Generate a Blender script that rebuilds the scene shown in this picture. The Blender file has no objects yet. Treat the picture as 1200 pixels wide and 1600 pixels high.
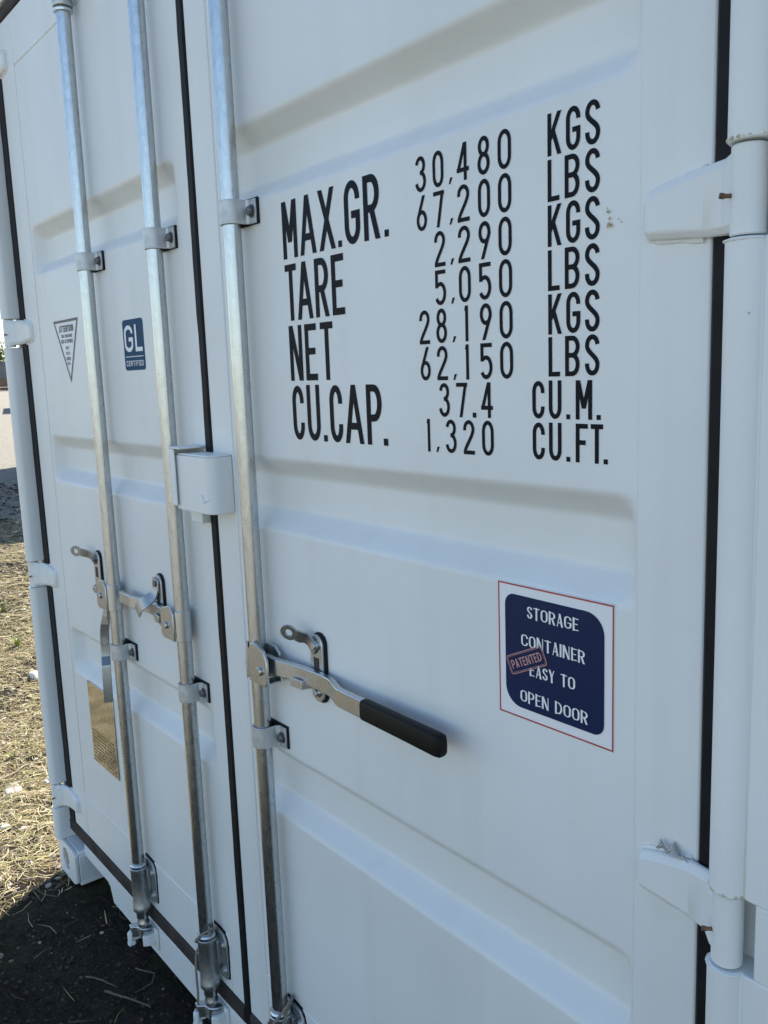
import bpy, bmesh, math, random
import numpy as np
from mathutils import Vector, Matrix

# ------------------------------------------------------------------ camera, sky, sun, exposure
scn = bpy.context.scene
R = math.radians
cam_d = bpy.data.cameras.new("camera")
cam_d.sensor_fit = 'VERTICAL'
cam_d.sensor_height = 36.0
cam_d.lens = 36.0 * 1361.53 / 1600.0
cam_d.clip_start = 0.02
cam_d.clip_end = 3000
cam = bpy.data.objects.new("camera", cam_d)
cam.location = (1.65419, -0.84128, 1.63260)
cam.rotation_euler = (1.41018086, 0.03649916, 0.89750510)
scn.collection.objects.link(cam)
scn.camera = cam

SUN_EL = R(48)
SUN_DIR = Vector((-0.49 * math.cos(SUN_EL), 0.872 * math.cos(SUN_EL), math.sin(SUN_EL))).normalized()
world = bpy.data.worlds.new("World")
scn.world = world
world.use_nodes = True
wn = world.node_tree.nodes
sky = wn.new('ShaderNodeTexSky')
sky.sky_type = 'NISHITA'
sky.sun_disc = False
sky.sun_elevation = SUN_EL
sky.sun_rotation = math.atan2(SUN_DIR.x, SUN_DIR.y)
sky.air_density = 1.0
sky.dust_density = 0.2
sky.ozone_density = 1.1
world.node_tree.links.new(sky.outputs[0], wn['Background'].inputs[0])
wn['Background'].inputs[1].default_value = 0.105

sun_d = bpy.data.lights.new("sun", 'SUN')
sun_d.energy = 4.6
sun_d.angle = R(0.5)
sun_d.color = (1.0, 0.95, 0.86)
sun = bpy.data.objects.new("sun", sun_d)
sun.rotation_euler = SUN_DIR.to_track_quat('Z', 'Y').to_euler()
scn.collection.objects.link(sun)

scn.view_settings.view_transform = 'Standard'
scn.view_settings.look = 'None'
scn.view_settings.gamma = 1.0
scn.view_settings.use_curve_mapping = False
scn.view_settings.exposure = 1.3

rng = random.Random(7)
nrg = np.random.default_rng(11)

# ------------------------------------------------------------------ materials
def mat(name, col, rough=0.5, metal=0.0, var=0.0, vscale=8.0, bump=0.0, bscale=200.0, vcol=None, spec=None, detail=4.0):
    m = bpy.data.materials.new(name)
    m.use_nodes = True
    nt = m.node_tree
    b = nt.nodes['Principled BSDF']
    b.inputs['Base Color'].default_value = (*col, 1)
    b.inputs['Roughness'].default_value = rough
    b.inputs['Metallic'].default_value = metal
    if spec is not None:
        b.inputs['Specular IOR Level'].default_value = spec
    tc = nt.nodes.new('ShaderNodeTexCoord')
    if var or vcol:
        n = nt.nodes.new('ShaderNodeTexNoise')
        n.inputs['Scale'].default_value = vscale
        n.inputs['Detail'].default_value = detail
        nt.links.new(tc.outputs['Object'], n.inputs['Vector'])
        rp = nt.nodes.new('ShaderNodeValToRGB')
        c2 = vcol if vcol else tuple(max(0, c * (1 - var)) for c in col)
        rp.color_ramp.elements[0].position = 0.35
        rp.color_ramp.elements[1].position = 0.65
        rp.color_ramp.elements[0].color = (*c2, 1)
        rp.color_ramp.elements[1].color = (*col, 1)
        nt.links.new(n.outputs['Fac'], rp.inputs[0])
        nt.links.new(rp.outputs[0], b.inputs['Base Color'])
    if bump:
        n2 = nt.nodes.new('ShaderNodeTexNoise')
        n2.inputs['Scale'].default_value = bscale
        n2.inputs['Detail'].default_value = 3
        nt.links.new(tc.outputs['Object'], n2.inputs['Vector'])
        bp = nt.nodes.new('ShaderNodeBump')
        bp.inputs['Strength'].default_value = bump
        bp.inputs['Distance'].default_value = 0.002
        nt.links.new(n2.outputs['Fac'], bp.inputs['Height'])
        nt.links.new(bp.outputs[0], b.inputs['Normal'])
    return m


def paint_material():
    m = bpy.data.materials.new("white_container_paint")
    m.use_nodes = True
    nt = m.node_tree
    L = nt.links.new
    b = nt.nodes['Principled BSDF']
    tc = nt.nodes.new('ShaderNodeTexCoord')
    # faint uneven film of dust and paint thickness
    n1 = nt.nodes.new('ShaderNodeTexNoise'); n1.inputs['Scale'].default_value = 2.3; n1.inputs['Detail'].default_value = 6
    L(tc.outputs['Object'], n1.inputs['Vector'])
    r1 = nt.nodes.new('ShaderNodeValToRGB')
    r1.color_ramp.elements[0].position = 0.3; r1.color_ramp.elements[0].color = (0.70, 0.72, 0.70, 1)
    r1.color_ramp.elements[1].position = 0.7; r1.color_ramp.elements[1].color = (0.775, 0.795, 0.785, 1)
    L(n1.outputs['Fac'], r1.inputs[0])
    # vertical run marks
    mp = nt.nodes.new('ShaderNodeMapping'); mp.inputs['Scale'].default_value = (17, 17, 0.7)
    L(tc.outputs['Object'], mp.inputs[0])
    n2 = nt.nodes.new('ShaderNodeTexNoise'); n2.inputs['Scale'].default_value = 1.0; n2.inputs['Detail'].default_value = 5
    L(mp.outputs[0], n2.inputs['Vector'])
    r2 = nt.nodes.new('ShaderNodeValToRGB')
    r2.color_ramp.elements[0].position = 0.52; r2.color_ramp.elements[0].color = (0, 0, 0, 1)
    r2.color_ramp.elements[1].position = 0.85; r2.color_ramp.elements[1].color = (0.28, 0.28, 0.28, 1)
    L(n2.outputs['Fac'], r2.inputs[0])
    mx = nt.nodes.new('ShaderNodeMixRGB'); mx.inputs[2].default_value = (0.60, 0.58, 0.52, 1)
    L(r2.outputs[0], mx.inputs[0]); L(r1.outputs[0], mx.inputs[1])
    # tiny chips
    v = nt.nodes.new('ShaderNodeTexVoronoi'); v.inputs['Scale'].default_value = 9.0
    L(tc.outputs['Object'], v.inputs['Vector'])
    lt = nt.nodes.new('ShaderNodeMath'); lt.operation = 'LESS_THAN'; lt.inputs[1].default_value = 0.012
    L(v.outputs['Distance'], lt.inputs[0])
    sc = nt.nodes.new('ShaderNodeMath'); sc.operation = 'MULTIPLY'; sc.inputs[1].default_value = 0.55
    L(lt.outputs[0], sc.inputs[0])
    mx2 = nt.nodes.new('ShaderNodeMixRGB'); mx2.inputs[2].default_value = (0.20, 0.17, 0.13, 1)
    L(sc.outputs[0], mx2.inputs[0]); L(mx.outputs[0], mx2.inputs[1])
    L(mx2.outputs[0], b.inputs['Base Color'])
    # sheen and orange peel
    n3 = nt.nodes.new('ShaderNodeTexNoise'); n3.inputs['Scale'].default_value = 5; n3.inputs['Detail'].default_value = 4
    L(tc.outputs['Object'], n3.inputs['Vector'])
    mr = nt.nodes.new('ShaderNodeMapRange'); mr.inputs[3].default_value = 0.36; mr.inputs[4].default_value = 0.55
    L(n3.outputs['Fac'], mr.inputs[0]); L(mr.outputs[0], b.inputs['Roughness'])
    n4 = nt.nodes.new('ShaderNodeTexNoise'); n4.inputs['Scale'].default_value = 240; n4.inputs['Detail'].default_value = 2
    L(tc.outputs['Object'], n4.inputs['Vector'])
    bp = nt.nodes.new('ShaderNodeBump'); bp.inputs['Strength'].default_value = 0.10; bp.inputs['Distance'].default_value = 0.002
    L(n4.outputs['Fac'], bp.inputs['Height']); L(bp.outputs[0], b.inputs['Normal'])
    return m


def galvanised_material(name="galvanised_steel", base=0.56, rough=(0.25, 0.31), stretch=(30, 30, 12)):
    m = bpy.data.materials.new(name)
    m.use_nodes = True
    nt = m.node_tree
    L = nt.links.new
    b = nt.nodes['Principled BSDF']
    b.inputs['Metallic'].default_value = 1.0
    tc = nt.nodes.new('ShaderNodeTexCoord')
    mp = nt.nodes.new('ShaderNodeMapping'); mp.inputs['Scale'].default_value = stretch
    L(tc.outputs['Object'], mp.inputs[0])
    v = nt.nodes.new('ShaderNodeTexVoronoi'); v.inputs['Scale'].default_value = 5.0
    L(mp.outputs[0], v.inputs['Vector'])
    n = nt.nodes.new('ShaderNodeTexNoise'); n.inputs['Scale'].default_value = 3.0; n.inputs['Detail'].default_value = 3; n.inputs['Roughness'].default_value = 0.5
    L(mp.outputs[0], n.inputs['Vector'])
    mx = nt.nodes.new('ShaderNodeMixRGB'); mx.inputs[0].default_value = 0.6
    L(v.outputs['Color'], mx.inputs[1]); L(n.outputs['Fac'], mx.inputs[2])
    bw = nt.nodes.new('ShaderNodeRGBToBW'); L(mx.outputs[0], bw.inputs[0])
    rp = nt.nodes.new('ShaderNodeValToRGB')
    rp.color_ramp.elements[0].position = 0.25; rp.color_ramp.elements[0].color = (base * .85, base * .89, base * .90, 1)
    rp.color_ramp.elements[1].position = 0.75; rp.color_ramp.elements[1].color = (base * 1.03, base * 1.08, base * 1.09, 1)
    L(bw.outputs[0], rp.inputs[0]); L(rp.outputs[0], b.inputs['Base Color'])
    mr = nt.nodes.new('ShaderNodeMapRange'); mr.inputs[3].default_value = rough[0]; mr.inputs[4].default_value = rough[1]
    L(bw.outputs[0], mr.inputs[0]); L(mr.outputs[0], b.inputs['Roughness'])
    bp = nt.nodes.new('ShaderNodeBump'); bp.inputs['Strength'].default_value = 0.04; bp.inputs['Distance'].default_value = 0.001
    L(n.outputs['Fac'], bp.inputs['Height']); L(bp.outputs[0], b.inputs['Normal'])
    return m


def plate_material():
    m = bpy.data.materials.new("polished_data_plate")
    m.use_nodes = True
    nt = m.node_tree
    L = nt.links.new
    b = nt.nodes['Principled BSDF']
    b.inputs['Metallic'].default_value = 1.0
    b.inputs['Base Color'].default_value = (0.56, 0.55, 0.54, 1)
    b.inputs['Roughness'].default_value = 0.10
    tc = nt.nodes.new('ShaderNodeTexCoord')
    n = nt.nodes.new('ShaderNodeTexNoise'); n.inputs['Scale'].default_value = 14; n.inputs['Detail'].default_value = 2
    L(tc.outputs['Object'], n.inputs['Vector'])
    bp = nt.nodes.new('ShaderNodeBump'); bp.inputs['Strength'].default_value = 0.12; bp.inputs['Distance'].default_value = 0.004
    L(n.outputs['Fac'], bp.inputs['Height']); L(bp.outputs[0], b.inputs['Normal'])
    return m


def ground_material():
    m = bpy.data.materials.new("dry_yard_soil")
    m.use_nodes = True
    nt = m.node_tree
    L = nt.links.new
    b = nt.nodes['Principled BSDF']
    b.inputs['Roughness'].default_value = 0.95
    b.inputs['Specular IOR Level'].default_value = 0.15
    tc = nt.nodes.new('ShaderNodeTexCoord')
    def noise(s, d=6, r=0.6):
        n = nt.nodes.new('ShaderNodeTexNoise'); n.inputs['Scale'].default_value = s; n.inputs['Detail'].default_value = d; n.inputs['Roughness'].default_value = r
        L(tc.outputs['Object'], n.inputs['Vector']); return n
    def ramp(n, p0, c0, p1, c1):
        r = nt.nodes.new('ShaderNodeValToRGB')
        r.color_ramp.elements[0].position = p0; r.color_ramp.elements[0].color = (*c0, 1)
        r.color_ramp.elements[1].position = p1; r.color_ramp.elements[1].color = (*c1, 1)
        L(n.outputs['Fac'], r.inputs[0]); return r
    def mix(f, a, c, fac=None):
        x = nt.nodes.new('ShaderNodeMixRGB')
        if fac is None: L(f.outputs[0], x.inputs[0])
        else: x.inputs[0].default_value = fac
        L(a.outputs[0], x.inputs[1])
        if isinstance(c, tuple): x.inputs[2].default_value = (*c, 1)
        else: L(c.outputs[0], x.inputs[2])
        return x
    soil = ramp(noise(38, 8, 0.7), 0.32, (0.014, 0.012, 0.010), 0.70, (0.060, 0.048, 0.035))
    patch = ramp(noise(2.2, 5), 0.50, (0, 0, 0), 0.66, (0.6, 0.6, 0.6))
    green = ramp(noise(60, 6), 0.3, (0.06, 0.065, 0.02), 0.7, (0.15, 0.14, 0.05))
    c1 = mix(patch, soil, green)
    pale = ramp(noise(140, 3), 0.60, (0, 0, 0), 0.70, (1, 1, 1))
    c2 = mix(pale, c1, (0.16, 0.135, 0.10))
    # pale gravel yard farther out
    sx = nt.nodes.new('ShaderNodeSeparateXYZ'); L(tc.outputs['Object'], sx.inputs[0])
    mr = nt.nodes.new('ShaderNodeMapRange'); mr.inputs[1].default_value = -6.5; mr.inputs[2].default_value = -9.5
    L(sx.outputs[0], mr.inputs[0])
    mr2 = nt.nodes.new('ShaderNodeMapRange'); mr2.inputs[1].default_value = -1.7; mr2.inputs[2].default_value = -2.6
    L(sx.outputs[1], mr2.inputs[0])
    mxm = nt.nodes.new('ShaderNodeMath'); mxm.operation = 'MAXIMUM'; L(mr.outputs[0], mxm.inputs[0]); L(mr2.outputs[0], mxm.inputs[1])
    grav = ramp(noise(9, 8, 0.7), 0.3, (0.20, 0.18, 0.145), 0.7, (0.34, 0.31, 0.255))
    c3 = nt.nodes.new('ShaderNodeMixRGB'); L(mxm.outputs[0], c3.inputs[0]); L(c2.outputs[0], c3.inputs[1]); L(grav.outputs[0], c3.inputs[2])
    L(c3.outputs[0], b.inputs['Base Color'])
    nb = noise(90, 8, 0.75)
    bp = nt.nodes.new('ShaderNodeBump'); bp.inputs['Strength'].default_value = 1.0; bp.inputs['Distance'].default_value = 0.02
    L(nb.outputs['Fac'], bp.inputs['Height']); L(bp.outputs[0], b.inputs['Normal'])
    return m


def attr_material(name, rough=0.8, trans=0.0):
    m = bpy.data.materials.new(name)
    m.use_nodes = True
    nt = m.node_tree
    b = nt.nodes['Principled BSDF']
    a = nt.nodes.new('ShaderNodeAttribute'); a.attribute_name = 'tint'
    nt.links.new(a.outputs['Color'], b.inputs['Base Color'])
    b.inputs['Roughness'].default_value = rough
    b.inputs['Specular IOR Level'].default_value = 0.2
    return m


M = {}
M['paint'] = paint_material()
M['galv'] = galvanised_material()
M['zinc'] = galvanised_material("zinc_plated_steel", 0.60, (0.26, 0.40), (60, 60, 60))
M['dull_zinc'] = galvanised_material("dull_zinc_steel", 0.40, (0.34, 0.46), (60, 60, 60))
M['plate'] = plate_material()
M['sealant'] = mat("yellowed_sealant", (0.66, 0.62, 0.48), 0.6, 0, 0.35, 120)
M['bolt'] = mat("dull_bolt_steel", (0.22, 0.22, 0.225), 0.45, 0.9, 0.4, 80)
M['rubber'] = mat("black_rubber", (0.010, 0.011, 0.013), 0.6, 0, 0.4, 30, 0.2, 300, spec=0.22)
M['dusty_rubber'] = mat("dusty_brown_rubber", (0.040, 0.030, 0.025), 0.8, 0, 0.55, 14, 0.3, 200)
M['grip'] = mat("black_vinyl_grip", (0.006, 0.0065, 0.007), 0.5, 0, 0.2, 60, 0.3, 260, spec=0.2)
M['print'] = mat("black_vinyl_lettering", (0.006, 0.008, 0.012), 0.5, spec=0.10)
M['vinyl_white'] = mat("white_vinyl", (0.80, 0.81, 0.82), 0.5, spec=0.3)
M['navy'] = mat("navy_vinyl", (0.005, 0.018, 0.075), 0.4, 0, 0.15, 5, spec=0.2)
M['red'] = mat("red_print", (0.42, 0.055, 0.045), 0.45)
M['pink'] = mat("faded_red_stamp_print", (0.62, 0.32, 0.31), 0.5, 0, 0.3, 260)
M['teal'] = mat("steel_blue_vinyl", (0.012, 0.062, 0.135), 0.55, spec=0.12)
M['grey_print'] = mat("dark_grey_print", (0.07, 0.075, 0.085), 0.5)
M['rope'] = mat("weathered_grey_twine", (0.30, 0.26, 0.22), 0.95, 0, 0.5, 300)
M['rust'] = mat("rusty_brass", (0.20, 0.11, 0.06), 0.6, 0.3, 0.5, 200)
M['stain'] = mat("yellow_rust_stain", (0.50, 0.42, 0.24), 0.7, 0, 0.4, 300)
M['ground'] = ground_material()
M['straw'] = attr_material("dry_straw", 0.7)
M['stone'] = mat("pale_stone", (0.42, 0.39, 0.34), 0.9, 0, 0.4, 40, 0.5, 60)
M['white_stone'] = mat("white_stone", (0.72, 0.69, 0.63), 0.85, 0, 0.3, 40, 0.5, 60)
M['twig'] = mat("bleached_twig", (0.40, 0.32, 0.21), 0.85, 0, 0.5, 60, 0.5, 150)
M['shade_twig'] = mat("shade_dark_twig", (0.15, 0.125, 0.095), 0.9, 0, 0.4, 60)  # shade put into the colour, for the twigs lying in the container's shadow
M['grey_steel'] = mat("grey_painted_steel", (0.16, 0.17, 0.18), 0.6, 0, 0.35, 1.5)
M['dark_steel'] = mat("dark_underframe_steel", (0.03, 0.03, 0.032), 0.7)
M['brown'] = mat("brown_weathered_timber", (0.16, 0.095, 0.055), 0.85, 0, 0.4, 12)
M['leaf'] = attr_material("tree_leaves", 0.6)
M['bark'] = mat("tree_bark", (0.10, 0.075, 0.05), 0.9, 0, 0.4, 10)
M['inside'] = mat("raw_cast_steel", (0.45, 0.37, 0.34), 0.7, 0, 0.3, 30)
M['tape'] = mat("torn_grey_film", (0.66, 0.64, 0.60), 0.6, 0, 0.3, 60)

# ------------------------------------------------------------------ mesh helpers
C = scn.collection

class MB:
    def __init__(s):
        s.v = []; s.f = []
    def add(s, vs, fs):
        o = len(s.v)
        s.v += [tuple(v) for v in vs]
        s.f += [tuple(i + o for i in f) for f in fs]
        return s
    def box(s, x0, x1, y0, y1, z0, z1):
        vs = [(x, y, z) for z in (z0, z1) for y in (y0, y1) for x in (x0, x1)]
        return s.add(vs, [(0, 2, 3, 1), (4, 5, 7, 6), (0, 1, 5, 4), (2, 6, 7, 3), (0, 4, 6, 2), (1, 3, 7, 5)])
    def prism(s, poly, axis, a, b):
        """polygon in the plane normal to axis, extruded from a to b. axis y: poly=(x,z); z: (x,y); x: (y,z)"""
        def P(p, t):
            return {'y': (p[0], t, p[1]), 'z': (p[0], p[1], t), 'x': (t, p[0], p[1])}[axis]
        n = len(poly)
        vs = [P(p, a) for p in poly] + [P(p, b) for p in poly]
        fs = [tuple(range(n)), tuple(range(2 * n - 1, n - 1, -1))]
        fs += [(i, i + n, (i + 1) % n + n, (i + 1) % n) for i in range(n)]
        return s.add(vs, fs)
    def holed(s, outer, hole, axis, a, b):
        """plate with a hole: outer and hole have the same number of points, matched"""
        def P(p, t):
            return {'y': (p[0], t, p[1]), 'z': (p[0], p[1], t), 'x': (t, p[0], p[1])}[axis]
        n = len(outer)
        vs = [P(p, a) for p in outer] + [P(p, a) for p in hole] + [P(p, b) for p in outer] + [P(p, b) for p in hole]
        fs = []
        for i in range(n):
            j = (i + 1) % n
            fs += [(i, j, n + j, n + i), (2 * n + i, 3 * n + i, 3 * n + j, 2 * n + j), (i, 2 * n + i, 2 * n + j, j), (n + i, n + j, 3 * n + j, 3 * n + i)]
        return s.add(vs, fs)
    def tube(s, pts, r, n=12, cap=True):
        pts = [Vector(p) for p in pts]
        rs = r if isinstance(r, (list, tuple)) else [r] * len(pts)
        t0 = (pts[1] - pts[0]).normalized()
        up = Vector((0, 0, 1)) if abs(t0.z) < 0.9 else Vector((1, 0, 0))
        nrm = t0.cross(up).normalized()
        vs = []; fs = []
        for i, p in enumerate(pts):
            t = (pts[min(i + 1, len(pts) - 1)] - pts[max(i - 1, 0)]).normalized()
            nrm = (nrm - t * nrm.dot(t)).normalized()
            bn = t.cross(nrm)
            for k in range(n):
                a = 2 * math.pi * k / n
                vs.append(p + (nrm * math.cos(a) + bn * math.sin(a)) * rs[i])
        m = len(pts)
        for i in range(m - 1):
            for k in range(n):
                k2 = (k + 1) % n
                fs.append((i * n + k, i * n + k2, (i + 1) * n + k2, (i + 1) * n + k))
        if cap:
            fs.append(tuple(range(n - 1, -1, -1)))
            fs.append(tuple((m - 1) * n + k for k in range(n)))
        return s.add(vs, fs)
    def lathe(s, x, y, prof, n=24):
        """profile [(r,z)...] turned round the vertical axis at x,y"""
        return s.tube([(x, y, z) for r, z in prof], [r for r, z in prof], n) if False else s._lathe(x, y, prof, n)
    def _lathe(s, x, y, prof, n):
        vs = []; fs = []
        for r, z in prof:
            for k in range(n):
                a = 2 * math.pi * k / n
                vs.append((x + r * math.cos(a), y + r * math.sin(a), z))
        m = len(prof)
        for i in range(m - 1):
            for k in range(n):
                k2 = (k + 1) % n
                fs.append((i * n + k, i * n + k2, (i + 1) * n + k2, (i + 1) * n + k))
        fs.append(tuple(range(n - 1, -1, -1)))
        fs.append(tuple((m - 1) * n + k for k in range(n)))
        return s.add(vs, fs)
    def mesh(s, name, smooth=True, angle=35):
        me = bpy.data.meshes.new(name)
        me.from_pydata(s.v, [], s.f)
        me.validate()
        bm = bmesh.new(); bm.from_mesh(me)
        bmesh.ops.recalc_face_normals(bm, faces=bm.faces)
        bm.to_mesh(me); bm.free()
        if smooth:
            me.polygons.foreach_set('use_smooth', [True] * len(me.polygons))
            me.set_sharp_from_angle(angle=R(angle))
        return me
    def build(s, name, m, parent=None, bevel=0.0, smooth=True, seg=2, loc=None, label=None, angle=35):
        me = s.mesh(name, smooth, angle)
        me.materials.append(M[m] if isinstance(m, str) else m)
        return place(name, me, parent, bevel, seg, loc, label)


def place(name, me, parent=None, bevel=0.0, seg=2, loc=None, label=None):
    o = bpy.data.objects.new(name, me)
    C.objects.link(o)
    if parent: o.parent = parent
    if loc: o.location = loc
    if bevel:
        b = o.modifiers.new("edge", 'BEVEL')
        b.width = bevel; b.segments = seg; b.limit_method = 'ANGLE'; b.angle_limit = R(40)
    if label: o['label'] = label
    return o


def dup(o, parent=None, loc=None, label=None):
    c = o.copy(); C.objects.link(c)
    if parent: c.parent = parent
    if loc: c.location = loc
    if 'label' in c: del c['label']
    if label: c['label'] = label
    return c


def empty(name, loc=(0, 0, 0)):
    o = bpy.data.objects.new(name, None); C.objects.link(o)
    o.location = loc; o.empty_display_size = 0.2
    return o


def tag(o, label=None, cat=None, group=None, kind=None):
    if label: o['label'] = label
    if cat: o['category'] = cat
    if group: o['group'] = group
    if kind: o['kind'] = kind
    return o


def arc(cx, cy, rx, ry, a0, a1, n=14):
    return [(cx + rx * math.cos(R(a0 + (a1 - a0) * i / n)), cy + ry * math.sin(R(a0 + (a1 - a0) * i / n))) for i in range(n + 1)]


def bez(p0, p1, p2, p3, n=12):
    out = []
    for i in range(n + 1):
        t = i / n; u = 1 - t
        out.append(tuple(u ** 3 * a + 3 * u * u * t * b + 3 * u * t * t * c + t ** 3 * d for a, b, c, d in zip(p0, p1, p2, p3)))
    return out


def offset_line(pts, h):
    """outline polygon of a polyline of half width h (h may be a list)"""
    keep_ = [i for i in range(len(pts)) if i == 0 or (Vector(pts[i]) - Vector(pts[i - 1])).length > 1e-7]
    if isinstance(h, (list, tuple)): h = [h[i] for i in keep_]
    pts = [pts[i] for i in keep_]
    n = len(pts)
    Lf = []; Rt = []
    for i in range(n):
        hh = h[i] if isinstance(h, (list, tuple)) else h
        p = Vector(pts[i])
        d0 = (p - Vector(pts[i - 1])).normalized() if i > 0 else None
        d1 = (Vector(pts[i + 1]) - p).normalized() if i < n - 1 else None
        if d0 is None: d0 = d1
        if d1 is None: d1 = d0
        t = (d0 + d1)
        t = t.normalized() if t.length > 1e-6 else d1
        nn = Vector((-t.y, t.x))
        c = max(0.45, nn.dot(Vector((-d1.y, d1.x))))
        Lf.append(tuple(p + nn * hh / c)); Rt.append(tuple(p - nn * hh / c))
    return Lf, Rt


def ribbon_poly(pts, h):
    a, b = offset_line(pts, h)
    return a + b[::-1]


def rrect(x0, x1, z0, z1, r, n=5):
    """rounded rectangle, r = radius or (bl, br, tr, tl)"""
    if not isinstance(r, (tuple, list)): r = (r,) * 4
    return (arc(x0 + r[0], z0 + r[0], r[0], r[0], 180, 270, n) + arc(x1 - r[1], z0 + r[1], r[1], r[1], 270, 360, n)
            + arc(x1 - r[2], z1 - r[2], r[2], r[2], 0, 90, n) + arc(x0 + r[3], z1 - r[3], r[3], r[3], 90, 180, n))

# value noise on numpy arrays
_tab = nrg.random((256, 256))
def vnoise(x, y):
    xi = np.floor(x).astype(int); yi = np.floor(y).astype(int)
    fx = x - xi; fy = y - yi
    fx = fx * fx * (3 - 2 * fx); fy = fy * fy * (3 - 2 * fy)
    g = lambda a, b: _tab[a & 255, b & 255]
    return ((g(xi, yi) * (1 - fx) + g(xi + 1, yi) * fx) * (1 - fy) + (g(xi, yi + 1) * (1 - fx) + g(xi + 1, yi + 1) * fx) * fy) - 0.5


def ground_z(x, y):
    x = np.asarray(x, float); y = np.asarray(y, float)
    near = np.clip(1 - np.hypot(x + 2, y) / 16, 0.0, 1)
    z = -0.018 + near * (0.045 * vnoise(x * 0.9 + 7, y * 0.9 + 3) + 0.022 * vnoise(x * 4 + 31, y * 4) + 0.017 * vnoise(x * 13, y * 13 + 5) + 0.015 * vnoise(x * 29, y * 29))
    # level pad under the corner castings
    pad = np.clip(1 - np.maximum(np.abs(x) - 1.15, np.maximum(-y - .1, y - 6.1)) / 0.25, 0, 1) * (y > -.35)
    z = z * (1 - 0.6 * pad) - 0.012 * 0.6 * pad
    t = np.clip((-x - 22) / 75, 0, 1)
    return z + 1.25 * t * t * (3 - 2 * t)

# ------------------------------------------------------------------ ground
def axis_samples(dense0, dense1, step, lim, grow=1.22):
    a = list(np.arange(dense0, dense1 + 1e-6, step))
    s = step; v = a[-1]
    hi = []
    while v < lim: s *= grow; v += s; hi.append(v)
    s = step; v = a[0]; lo = []
    while v > -lim: s *= grow; v -= s; lo.append(v)
    return np.array(lo[::-1] + a + hi)

gx = axis_samples(-7.0, 0.4, 0.022, 900)
gy = axis_samples(-1.6, 1.9, 0.022, 900)
X, Y = np.meshgrid(gx, gy)
Z = ground_z(X, Y)
nx, ny = len(gx), len(gy)
me = bpy.data.meshes.new("ground")
vs = np.stack([X, Y, Z], -1).reshape(-1, 3)
idx = np.arange(nx * ny).reshape(ny, nx)
quads = np.stack([idx[:-1, :-1], idx[:-1, 1:], idx[1:, 1:], idx[1:, :-1]], -1).reshape(-1, 4)
me.vertices.add(len(vs)); me.vertices.foreach_set('co', vs.ravel())
me.loops.add(quads.size); me.loops.foreach_set('vertex_index', quads.ravel())
me.polygons.add(len(quads)); me.polygons.foreach_set('loop_start', np.arange(0, quads.size, 4)); me.polygons.foreach_set('loop_total', np.full(len(quads), 4))
me.polygons.foreach_set('use_smooth', np.ones(len(quads), bool))
me.update(); me.validate()
me.materials.append(M['ground'])
tag(place("ground", me), kind='structure')

# ------------------------------------------------------------------ the white container
box_ = tag(empty("shipping_container", (0, 0, 0)), "white painted steel shipping container with two closed rear doors", "container")
HW = 1.219          # left half width
HR = 1.262          # right outer face
TOP = 2.80
DEP = 6.06

def corrugated_wall(x, sgn):
    b = MB()
    p = [(0.09, 0)]
    y = 0.09
    while y < DEP - 0.33:
        p += [(y + 0.07, 0), (y + 0.138, 0.036), (y + 0.208, 0.036), (y + 0.276, 0)]
        y += 0.276
    p += [(DEP - 0.09, 0)]
    vs = []; fs = []
    for (yy, d) in p:
        vs += [(x - sgn * d, yy, 0.16), (x - sgn * d, yy, TOP - 0.06)]
    for i in range(len(p) - 1):
        fs.append((2 * i, 2 * i + 2, 2 * i + 3, 2 * i + 1))
    b.add(vs, fs)
    b.box(x - sgn * 0.05, x + sgn * 0.004, 0.09, DEP - 0.09, 0.03, 0.16)
    b.box(x - sgn * 0.06, x + sgn * 0.003, 0.09, DEP - 0.09, TOP - 0.06, TOP - 0.003)
    return b
corrugated_wall(-HW + 0.012, -1).build("side_wall", 'paint', box_, smooth=False)
corrugated_wall(HR - 0.012, 1).build("side_wall", 'paint', box_, smooth=False)
MB().box(-HW + 0.07, HR - 0.07, 0.07, DEP - 0.02, TOP - 0.025, TOP - 0.012).build("roof", 'paint', box_)
MB().box(-HW + 0.07, HR - 0.07, DEP - 0.05, DEP - 0.02, 0.04, TOP - 0.03).build("front_wall", 'paint', box_)
b = MB().box(-HW + 0.06, HR - 0.06, 0.12, DEP - 0.06, 0.15, 0.18)
yy = 0.5
while yy < 5.8:
    b.box(-HW + 0.062, HR - 0.062, yy, yy + 0.05, 0.04, 0.149); yy += 0.45
b.build("underframe", 'dark_steel', box_)

# posts with a round nose that is cut away at every hinge
HZ = [2.545, 1.787, 1.030, 0.272]
GAP = 0.043
def post(profile_full, profile_gap):
    b = MB()
    z = 0.118
    for hz in sorted(HZ):
        b.prism(profile_full, 'z', z, hz - GAP)
        b.prism(profile_gap, 'z', hz - GAP, hz + GAP)
        z = hz + GAP
    b.prism(profile_full, 'z', z, TOP - 0.118)
    return b
CR = (1.203, -0.036)          # hinge pin line, right
CL = (-1.198, -0.034)         # hinge pin line, left
rf = [(1.183, 0.06), (1.183, -0.036)] + arc(1.2035, -0.036, 0.0205, 0.0205, 180, 345, 12) + [(1.226, -0.0435), (1.256, -0.0435), (HR, -0.038), (HR, 0.12), (1.24, 0.12), (1.24, 0.06)]
rg = [(1.184, 0.058), (1.184, -0.010), (1.236, -0.012), (1.236, -0.042), (1.256, -0.0435), (HR, -0.038), (HR, 0.12), (1.24, 0.12), (1.24, 0.058)]
lf = [(-1.178, 0.06), (-1.178, -0.034)] + arc(-1.198, -0.034, 0.020, 0.020, 0, -180, 14)[1:] + [(-HW, 0.0), (-HW, 0.12), (-1.196, 0.12), (-1.196, 0.06)]
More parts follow.
